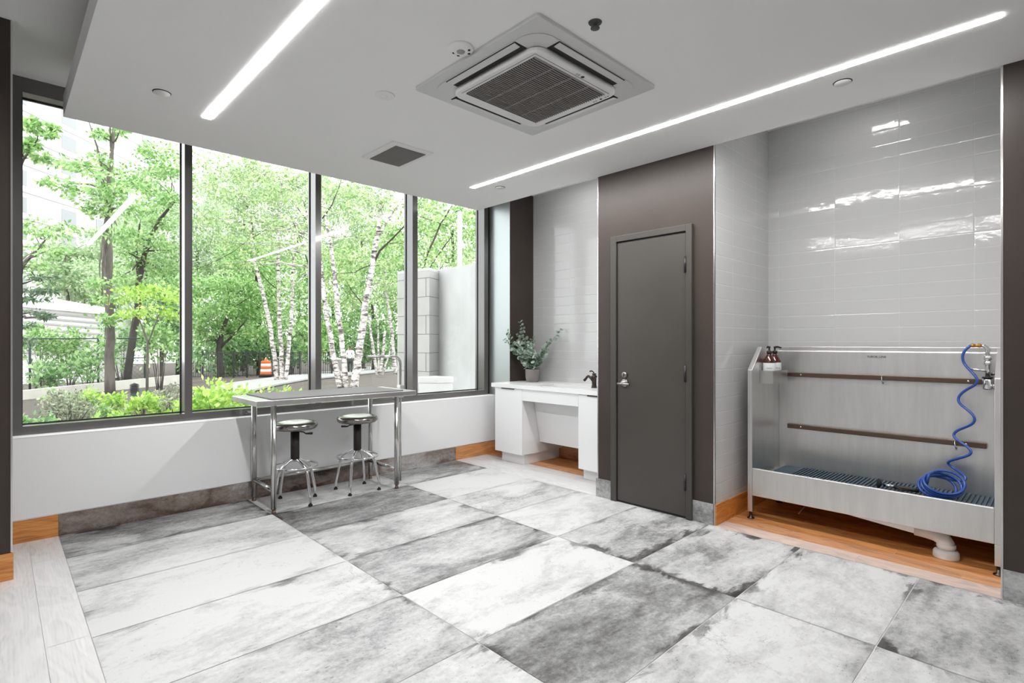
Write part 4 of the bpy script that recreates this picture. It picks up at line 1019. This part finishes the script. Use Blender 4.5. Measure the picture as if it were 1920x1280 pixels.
# ---------- person on the path
b_ = G(656, 700)
pe = thing('person', 'person in a white shirt and dark trousers walking on the footpath', 'person', b_)
toward = Vector((A1, A0, 0)); side = Vector((A0, -A1, 0))
def Q(s, f, z): return b_ + side * s + toward * f + Vector((0, 0, z))
def skin(name, pts, edges, mat, parent, sub=2):
    me = bpy.data.meshes.new(name); me.from_pydata([p for p, r in pts], edges, []); me.materials.append(mat)
    o = bpy.data.objects.new(name, me); COL.objects.link(o)
    m_ = o.modifiers.new('skin', 'SKIN'); m_.use_smooth_shade = True
    for i, (p, r) in enumerate(pts): me.skin_vertices[0].data[i].radius = (r, r)
    me.skin_vertices[0].data[0].use_root = True
    s2 = o.modifiers.new('sub', 'SUBSURF'); s2.levels = sub; s2.render_levels = sub
    child(o, parent); return o
sk = plain('skin', (120, 84, 66), .6)
S = [(Q(0, 0, .93), .13), (Q(0, 0, 1.15), .12), (Q(0, .02, 1.38), .14), (Q(0, .03, 1.48), .055), (Q(0, .05, 1.58), .085), (Q(0, .05, 1.68), .085),
     (Q(.18, .02, 1.40), .055), (Q(.23, -.02, 1.13), .042), (Q(.22, .10, .90), .033), (Q(.22, .13, .80), .035),
     (Q(-.18, .02, 1.40), .055), (Q(-.23, .0, 1.13), .042), (Q(-.22, -.06, .90), .033), (Q(-.22, -.08, .80), .035),
     (Q(.09, .02, .88), .085), (Q(.10, .08, .50), .058), (Q(.10, -.06, .09), .042), (Q(.10, .08, .045), .040),
     (Q(-.09, .0, .88), .085), (Q(-.10, .04, .50), .058), (Q(-.10, .10, .09), .042), (Q(-.10, .24, .045), .040)]
E_ = [(0, 1), (1, 2), (2, 3), (3, 4), (4, 5), (2, 6), (6, 7), (7, 8), (8, 9), (2, 10), (10, 11), (11, 12), (12, 13), (0, 14), (14, 15), (15, 16), (16, 17), (0, 18), (18, 19), (19, 20), (20, 21)]
skin('body', S, E_, sk, pe)
skin('shirt', [(Q(0, 0, .90), .185), (Q(0, 0, 1.15), .17), (Q(0, .02, 1.38), .185), (Q(0, .03, 1.46), .085), (Q(.18, .02, 1.39), .085), (Q(.235, -.01, 1.13), .07), (Q(.225, .06, .97), .06), (Q(-.18, .02, 1.39), .085), (Q(-.235, .0, 1.13), .07), (Q(-.225, -.03, .97), .06)], [(0, 1), (1, 2), (2, 3), (2, 4), (4, 5), (5, 6), (2, 7), (7, 8), (8, 9)], plain('white_shirt', (238, 238, 242), .8), pe)
skin('trousers', [(Q(0, 0, .92), .165), (Q(.095, .02, .84), .12), (Q(.10, .08, .50), .085), (Q(.10, -.05, .10), .07), (Q(-.095, .0, .84), .12), (Q(-.10, .04, .50), .085), (Q(-.10, .10, .10), .07)], [(0, 1), (1, 2), (2, 3), (0, 4), (4, 5), (5, 6)], plain('dark_trousers', (58, 66, 62), .8), pe)
skin('hair', [(Q(0, .03, 1.66), .088), (Q(0, .02, 1.72), .075)], [(0, 1)], plain('dark_hair', (40, 32, 28), .8), pe)
skin('shoes', [(Q(.10, -.06, .06), .055), (Q(.10, .10, .04), .045)], [(0, 1)], plain('white_shoe', (220, 220, 220), .7), pe)
skin('shoes', [(Q(-.10, .10, .06), .055), (Q(-.10, .26, .04), .045)], [(0, 1)], plain('white_shoe', (220, 220, 220), .7), pe)

# ---------- trees
tree('tall tree with a straight grey trunk forking high in the first pane', [[(207, 722, .19), (206, 640, .16), (204, 520, .135), (203, 420, .12), (201, 370, .10), (208, 300, .075), (214, 235, .055), (222, 160, .03)], [(202, 380, .09), (194, 330, .06), (182, 275, .035), (166, 225, .015)], [(209, 290, .05), (206, 235, .03), (204, 170, .015)]],
     [(140, 308, 26), (165, 318, 26), (185, 300, 22), (225, 330, 28), (250, 345, 26), (182, 350, 32), (215, 365, 30), (115, 348, 20), (95, 342, 15), (200, 398, 30), (168, 372, 24), (242, 392, 26), (205, 252, 14), (188, 252, 12), (228, 240, 12), (215, 440, 22), (200, 600, 18), (190, 560, 15), (196, 640, 14), (188, 530, 14)], 17, .15, 'fresh', n=1050, flat=.42)
tree('dark trunk tree with a leaning crown against the first mullion', [[(238, 700, .20), (256, 590, .17), (262, 520, .15), (276, 455, .12), (300, 410, .09), (330, 375, .05)], [(262, 540, .1), (255, 470, .07), (262, 420, .04)]],
     [(300, 290, 32), (282, 320, 26), (318, 325, 30), (268, 345, 24), (300, 360, 30), (325, 372, 26), (275, 392, 30), (312, 420, 30), (250, 440, 26), (290, 452, 28), (322, 470, 26), (255, 490, 26), (300, 505, 28), (262, 530, 24), (230, 470, 22), (225, 520, 24)], 23, .16, 'fresh', bark='darkbark', n=1050, flat=.5)
tree('small young tree with a thin trunk and pale feathery crown near the curb', [[(275, 722, .055), (276, 670, .045), (277, 640, .04), (262, 600, .025), (244, 570, .012)], [(277, 645, .035), (292, 605, .022), (306, 570, .01)]],
     [(228, 562, 22), (250, 545, 22), (270, 552, 24), (292, 540, 22), (312, 552, 22), (330, 560, 18), (240, 590, 16), (262, 585, 18), (300, 580, 18), (325, 590, 18)], 16, .13, 'lime', n=700, flat=.35)
tree('bushy bright tree beside the dark column at the window edge', [[(10, 760, .12), (22, 600, .09), (40, 500, .06), (85, 450, .02)]],
     [(55, 435, 24), (80, 420, 22), (105, 440, 22), (60, 470, 26), (90, 470, 22), (48, 505, 24), (120, 425, 18), (75, 500, 20)], 12, .11, 'fresh', n=1200, flat=.4)
tree('dark conifer with flat drooping boughs beside the dark column', [[(2, 770, .14), (10, 600, .10), (14, 480, .06)]],
     [(50, 545, 16), (68, 560, 14), (90, 545, 12), (60, 585, 14), (85, 592, 10), (45, 610, 14), (48, 640, 14), (75, 520, 12)], 13.5, .14, 'conifer', bark='darkbark', n=700, flat=.18, wid=.14)
tree('thin branch tree with sparse leaf sprays high in the first pane', [[(-20, 760, .10), (5, 500, .07), (15, 360, .05), (45, 298, .02), (70, 262, .012), (72, 238, .006)]],
     [(58, 240, 9), (66, 268, 9), (88, 250, 9), (50, 285, 11), (78, 292, 10), (100, 240, 6), (62, 228, 6), (48, 275, 8)], 9, .10, 'fresh', bark='darkbark', n=330, flat=.5, jit=.5)
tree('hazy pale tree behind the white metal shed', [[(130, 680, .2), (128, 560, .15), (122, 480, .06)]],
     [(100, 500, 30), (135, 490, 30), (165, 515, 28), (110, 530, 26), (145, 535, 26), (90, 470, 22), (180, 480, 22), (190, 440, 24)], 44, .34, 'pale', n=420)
tree('broad dense tree with a short dark trunk behind the picket fence', [[(414, 700, .26), (412, 655, .22), (416, 620, .16), (432, 580, .08)], [(412, 650, .14), (396, 610, .08), (380, 580, .04)], [(413, 652, .13), (440, 625, .07), (462, 600, .03)]],
     [(372, 545, 26), (395, 530, 28), (425, 528, 30), (455, 535, 28), (478, 552, 24), (378, 585, 26), (405, 575, 28), (436, 575, 30), (466, 590, 26), (385, 620, 22), (415, 612, 22), (446, 622, 22), (474, 622, 20), (366, 600, 20), (400, 640, 16), (370, 640, 16)], 32, .20, 'fresh', bark='darkbark', n=1000, flat=.5)
tree('tall dark trunk tree behind the orange barrel', [[(487, 704, .24), (486, 640, .2), (484, 560, .16), (478, 470, .10), (470, 400, .05)]],
     [(500, 560, 26), (470, 500, 30), (500, 620, 22), (520, 590, 24), (515, 640, 20), (470, 460, 28), (500, 500, 28), (440, 480, 26), (525, 540, 22)], 36, .22, 'fresh', bark='darkbark', n=800)
# birches
bl1 = [(u, v, 30) for u, v in ((372, 300), (400, 315), (430, 300), (455, 320), (490, 325), (520, 335), (555, 330), (375, 350), (405, 365), (440, 360), (470, 375), (505, 375), (540, 372), (568, 372), (380, 405), (412, 410), (448, 412), (482, 418), (515, 420), (552, 415), (400, 450), (432, 455), (468, 455), (500, 462), (535, 460), (565, 458), (440, 492), (475, 490), (560, 500), (545, 540))]
tree('white-barked birch clump with three trunks by the orange barrel', [[(520, 706, .13), (512, 650, .12), (504, 600, .11), (492, 545, .10), (480, 502, .085), (470, 440, .06), (462, 370, .03)], [(530, 716, .12), (527, 660, .115), (523, 600, .105), (523, 540, .095), (521, 480, .08), (524, 400, .05), (530, 330, .025)], [(535, 712, .11), (542, 650, .10), (547, 590, .09), (548, 530, .08), (552, 470, .07), (556, 400, .045), (560, 320, .02)]],
     bl1[:13], 23, .14, 'birch', bark='birch', n=420, flat=.55, name='birch_tree', limbs=[[(575, 448, .028), (530, 425, .022), (500, 418, .018), (475, 413, .015), (430, 382, .008)], [(523, 545, .03), (505, 530, .02), (478, 500, .012)], [(575, 412, .03), (550, 380, .02), (530, 358, .01)], [(508, 336, .012), (480, 318, .01), (440, 306, .006)], [(545, 640, .02), (560, 620, .014), (573, 610, .01)]])
tree('birch with a fine pale crown filling the second pane', [[(585, 705, .13), (588, 600, .11), (590, 500, .09), (580, 420, .06), (565, 360, .03)]],
     bl1[13:], 20, .13, 'birch', bark='birch', n=440, flat=.55, name='birch_tree', limbs=[[(580, 500, .03), (560, 440, .02), (540, 395, .012)], [(365, 506, .012), (400, 492, .014), (440, 470, .012), (465, 450, .01), (510, 425, .008)]])
bl2 = [(u, v, 27) for u, v in ((612, 345), (640, 350), (665, 365), (692, 372), (722, 380), (748, 388), (615, 385), (645, 395), (676, 405), (706, 412), (738, 420), (620, 430), (650, 440), (682, 448), (715, 452), (745, 455), (612, 470), (640, 480), (670, 488), (702, 490), (735, 492), (618, 520), (655, 520), (735, 530), (620, 560), (700, 545), (660, 560), (750, 560))]
tree('large birch clump with a thick dark leaning trunk in the third pane', [[(662, 728, .17), (670, 690, .155), (676, 640, .145), (684, 580, .135), (692, 530, .12), (700, 480, .11), (710, 430, .09), (716, 380, .06), (720, 345, .04)], [(640, 730, .13), (626, 670, .115), (614, 600, .10), (606, 545, .09), (600, 480, .07), (596, 400, .03)], [(650, 724, .12), (643, 660, .105), (634, 590, .10), (628, 520, .09), (618, 450, .07), (612, 420, .05), (605, 360, .025)], [(711, 440, .06), (728, 410, .045), (756, 372, .025)]],
     bl2[:15], 17, .12, 'birch', bark='birch', n=430, flat=.55, name='birch_tree', limbs=[[(700, 495, .05), (712, 470, .045), (735, 448, .035), (757, 425, .025), (775, 405, .015)], [(700, 495, .03), (680, 502, .018), (664, 511, .014), (638, 512, .01)], [(604, 410, .03), (622, 385, .022), (636, 350, .014), (640, 335, .01)], [(680, 570, .025), (660, 545, .015), (648, 525, .01)], [(730, 457, .014), (745, 455, .012), (757, 458, .008)]])
tree('younger birch clump beside the bent handrail', [[(708, 702, .12), (700, 660, .10), (695, 620, .08), (690, 590, .05)], [(713, 702, .11), (718, 660, .10), (722, 620, .08)], [(742, 690, .13), (736, 640, .12), (730, 590, .11), (724, 545, .09), (721, 500, .06)], [(711, 702, .08), (709, 640, .06), (708, 580, .04)], [(716, 702, .08), (730, 665, .06), (738, 620, .04)]],
     bl2[15:], 29, .18, 'birch', bark='birch', n=430, flat=.55, name='birch_tree')
tree('slanting tree with dark limbs behind the concrete wall', [[(770, 690, .12), (783, 540, .06), (800, 480, .04), (826, 420, .03), (848, 385, .02)]],
     [(790, 400, 22), (812, 395, 22), (835, 415, 22), (870, 400, 22), (795, 440, 22), (820, 450, 24), (850, 455, 22), (880, 440, 22), (790, 480, 22), (815, 490, 22), (842, 485, 20), (880, 480, 20), (835, 510, 18), (865, 500, 16), (885, 410, 18)], 15.5, .11, 'birch', bark='darkbark', n=560, flat=.6, branch=False, limbs=[[(802, 508, .022), (820, 480, .02), (838, 455, .022), (850, 440, .012)], [(824, 506, .018), (832, 494, .014), (850, 484, .008)], [(848, 400, .02), (865, 392, .012)], [(785, 405, .012), (815, 415, .014), (845, 425, .01)]])
# backdrop of farther trees
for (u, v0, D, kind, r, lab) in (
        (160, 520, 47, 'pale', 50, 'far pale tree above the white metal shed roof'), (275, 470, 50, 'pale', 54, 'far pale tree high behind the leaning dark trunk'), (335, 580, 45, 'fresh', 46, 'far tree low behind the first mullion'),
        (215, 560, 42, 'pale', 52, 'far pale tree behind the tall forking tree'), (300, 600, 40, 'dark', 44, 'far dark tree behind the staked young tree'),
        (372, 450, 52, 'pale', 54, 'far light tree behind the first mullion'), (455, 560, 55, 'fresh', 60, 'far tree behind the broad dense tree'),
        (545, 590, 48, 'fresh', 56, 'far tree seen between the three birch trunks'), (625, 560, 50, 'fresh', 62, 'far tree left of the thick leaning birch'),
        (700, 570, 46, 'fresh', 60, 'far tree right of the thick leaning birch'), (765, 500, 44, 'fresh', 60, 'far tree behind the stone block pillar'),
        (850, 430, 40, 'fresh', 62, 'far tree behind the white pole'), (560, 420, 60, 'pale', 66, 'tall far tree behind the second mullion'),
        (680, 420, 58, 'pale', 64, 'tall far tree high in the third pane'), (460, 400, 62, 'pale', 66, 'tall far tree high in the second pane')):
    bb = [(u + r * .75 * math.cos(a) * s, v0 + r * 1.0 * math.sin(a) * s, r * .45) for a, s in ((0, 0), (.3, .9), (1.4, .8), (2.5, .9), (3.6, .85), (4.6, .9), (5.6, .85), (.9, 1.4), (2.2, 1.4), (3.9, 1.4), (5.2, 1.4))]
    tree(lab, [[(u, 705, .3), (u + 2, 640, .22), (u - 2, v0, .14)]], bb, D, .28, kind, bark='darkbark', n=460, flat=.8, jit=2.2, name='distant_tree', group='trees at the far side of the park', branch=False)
# shrubs beyond the fences
for (u, v, h, w, D, kind, lab) in (
        (75, 735, 95, 80, 21, 'fresh', 'leafy shrub behind the chain-link fence post nearest the column'), (130, 735, 85, 90, 21.5, 'fresh', 'wide light shrub in the middle of the chain-link fence'),
        (165, 735, 60, 70, 18.3, 'dark', 'low dark shrub in front of the chain-link fence'), (90, 738, 40, 60, 17.6, 'dark', 'low round shrub by the pale curb near the column'),
        (230, 730, 90, 70, 24, 'dark', 'dark shrub behind the fence beside the tall trunk'), (300, 722, 100, 60, 18, 'fresh', 'pale leafy shrub right of the wooden stake'),
        (345, 705, 70, 60, 24, 'dark', 'shrub behind the first mullion'), (590, 697, 75, 70, 34, 'fresh', 'shrub behind the second mullion by the path'),
        (625, 696, 60, 60, 42, 'dark', 'shrub behind the walking person'), (690, 690, 60, 90, 44, 'dark', 'wide hedge shrub behind the thin white post'),
        (450, 702, 50, 110, 36, 'dark', 'dark undergrowth shrub behind the picket fence'), (545, 695, 60, 60, 38, 'dark', 'shrub behind the three birch trunks'), (745, 690, 70, 50, 40, 'dark', 'shrub behind the bent handrail')):
    shrub(lab, u, v, h, w, D, .16 if D < 26 else .26, kind, n=700, name='background_shrub', group='shrubs beyond the planting bed')
# planting bed close to the window
shrub('dark green leafy shrub at the lower left corner of the window', 58, 800, 58, 84, 6.6, .07, 'dark', n=2600, stems=14)
shrub('round grey-green shrub in the middle of the first pane bed', 132, 785, 62, 80, 8.4, .05, 'grey', n=3000, stems=12)
for (u, v, h, w, D, lab) in ((112, 792, 30, 36, 6.6, 'low lime plant in front of the grey-green shrub'), (148, 790, 26, 30, 6.8, 'low lime plant right of the dark green corner shrub'), (190, 783, 34, 32, 7.4, 'low lime plant between two grass tufts'),
                             (268, 765, 44, 34, 9.6, 'yellow-green plant right of the bollard light'), (310, 772, 36, 44, 7.6, 'lime plant against the first mullion'), (240, 775, 18, 26, 8.0, 'tiny lime plant on the bare mulch'), (215, 752, 24, 26, 11.5, 'small lime plant left of the bollard light')):
    shrub(lab, u, v, h, w, D, .09, 'lime', n=1500, stems=6)
shrub('big bright lime shrub behind the left end of the steel table', 400, 775, 64, 110, 8.2, .10, 'lime', n=1900, stems=16)
shrub('lime green shrub behind the middle of the steel table', 520, 752, 34, 100, 9.5, .10, 'lime', n=1500, stems=12)
shrub('grey twiggy shrub left of the first mullion', 322, 755, 62, 40, 9.4, .05, 'grey', n=2200)
tuft('grass tuft right of the grey-green shrub', 172, 775, 36, 9.2); tuft('pale grass tuft beside the lime plants', 200, 765, 30, 10.0)
tuft('tall grass tuft left of the first mullion', 285, 758, 40, 10.4); tuft('grass tuft left of the bollard light', 232, 765, 32, 9.6); tuft('grass tuft close to the curb', 222, 745, 24, 12.5)

for (u, v, h, w, D, kind, lab) in (
        (75, 792, 26, 34, 6.4, 'lime', 'low lime plant rising from the dark green corner shrub'), (100, 762, 40, 46, 10.2, 'grey', 'grey-green shrub by the curb near the column'),
        (205, 790, 26, 44, 6.9, 'lime', 'spreading lime plant low in the middle of the first pane'), (285, 782, 30, 40, 7.2, 'lime', 'spreading lime plant low near the first mullion'),
        (172, 752, 30, 36, 11.5, 'lime', 'yellow-green plant behind the round grey-green shrub'), (300, 748, 34, 40, 11.8, 'grey', 'grey-green shrub beside the wooden stake foot'),
        (328, 786, 26, 30, 6.9, 'lime', 'small lime plant touching the first mullion low down'), (250, 790, 18, 30, 6.7, 'dark', 'low dark green ground plant at the sill'),
        (372, 742, 36, 50, 10.5, 'fresh', 'leafy shrub right of the first mullion behind the big lime shrub'), (565, 742, 26, 50, 11, 'fresh', 'leafy shrub left of the second mullion')):
    shrub(lab, u, v, h, w, D, .075 if kind == 'lime' else .06, kind, n=1900, stems=8)
tuft('spiky grass tuft beside the dark corner shrub', 108, 778, 30, 8.4); tuft('pale grass tuft in front of the bollard light', 262, 782, 24, 7.9)

for (u, v, h, w, D, kind, lab) in (
        (120, 752, 34, 50, 11.0, 'fresh', 'light green leafy plant by the curb behind the round shrub'), (150, 778, 30, 40, 8.9, 'grey', 'small grey-green plant right of the round grey-green shrub'),
        (222, 772, 26, 36, 8.6, 'lime', 'lime plant in front of the dark bollard'), (298, 760, 30, 34, 10.0, 'lime', 'lime plant beside the tall grass tuft'), (182, 768, 24, 30, 9.4, 'fresh', 'fresh green plant among the grass tufts')):
    shrub(lab, u, v, h, w, D, .07, kind, n=1900, stems=8)
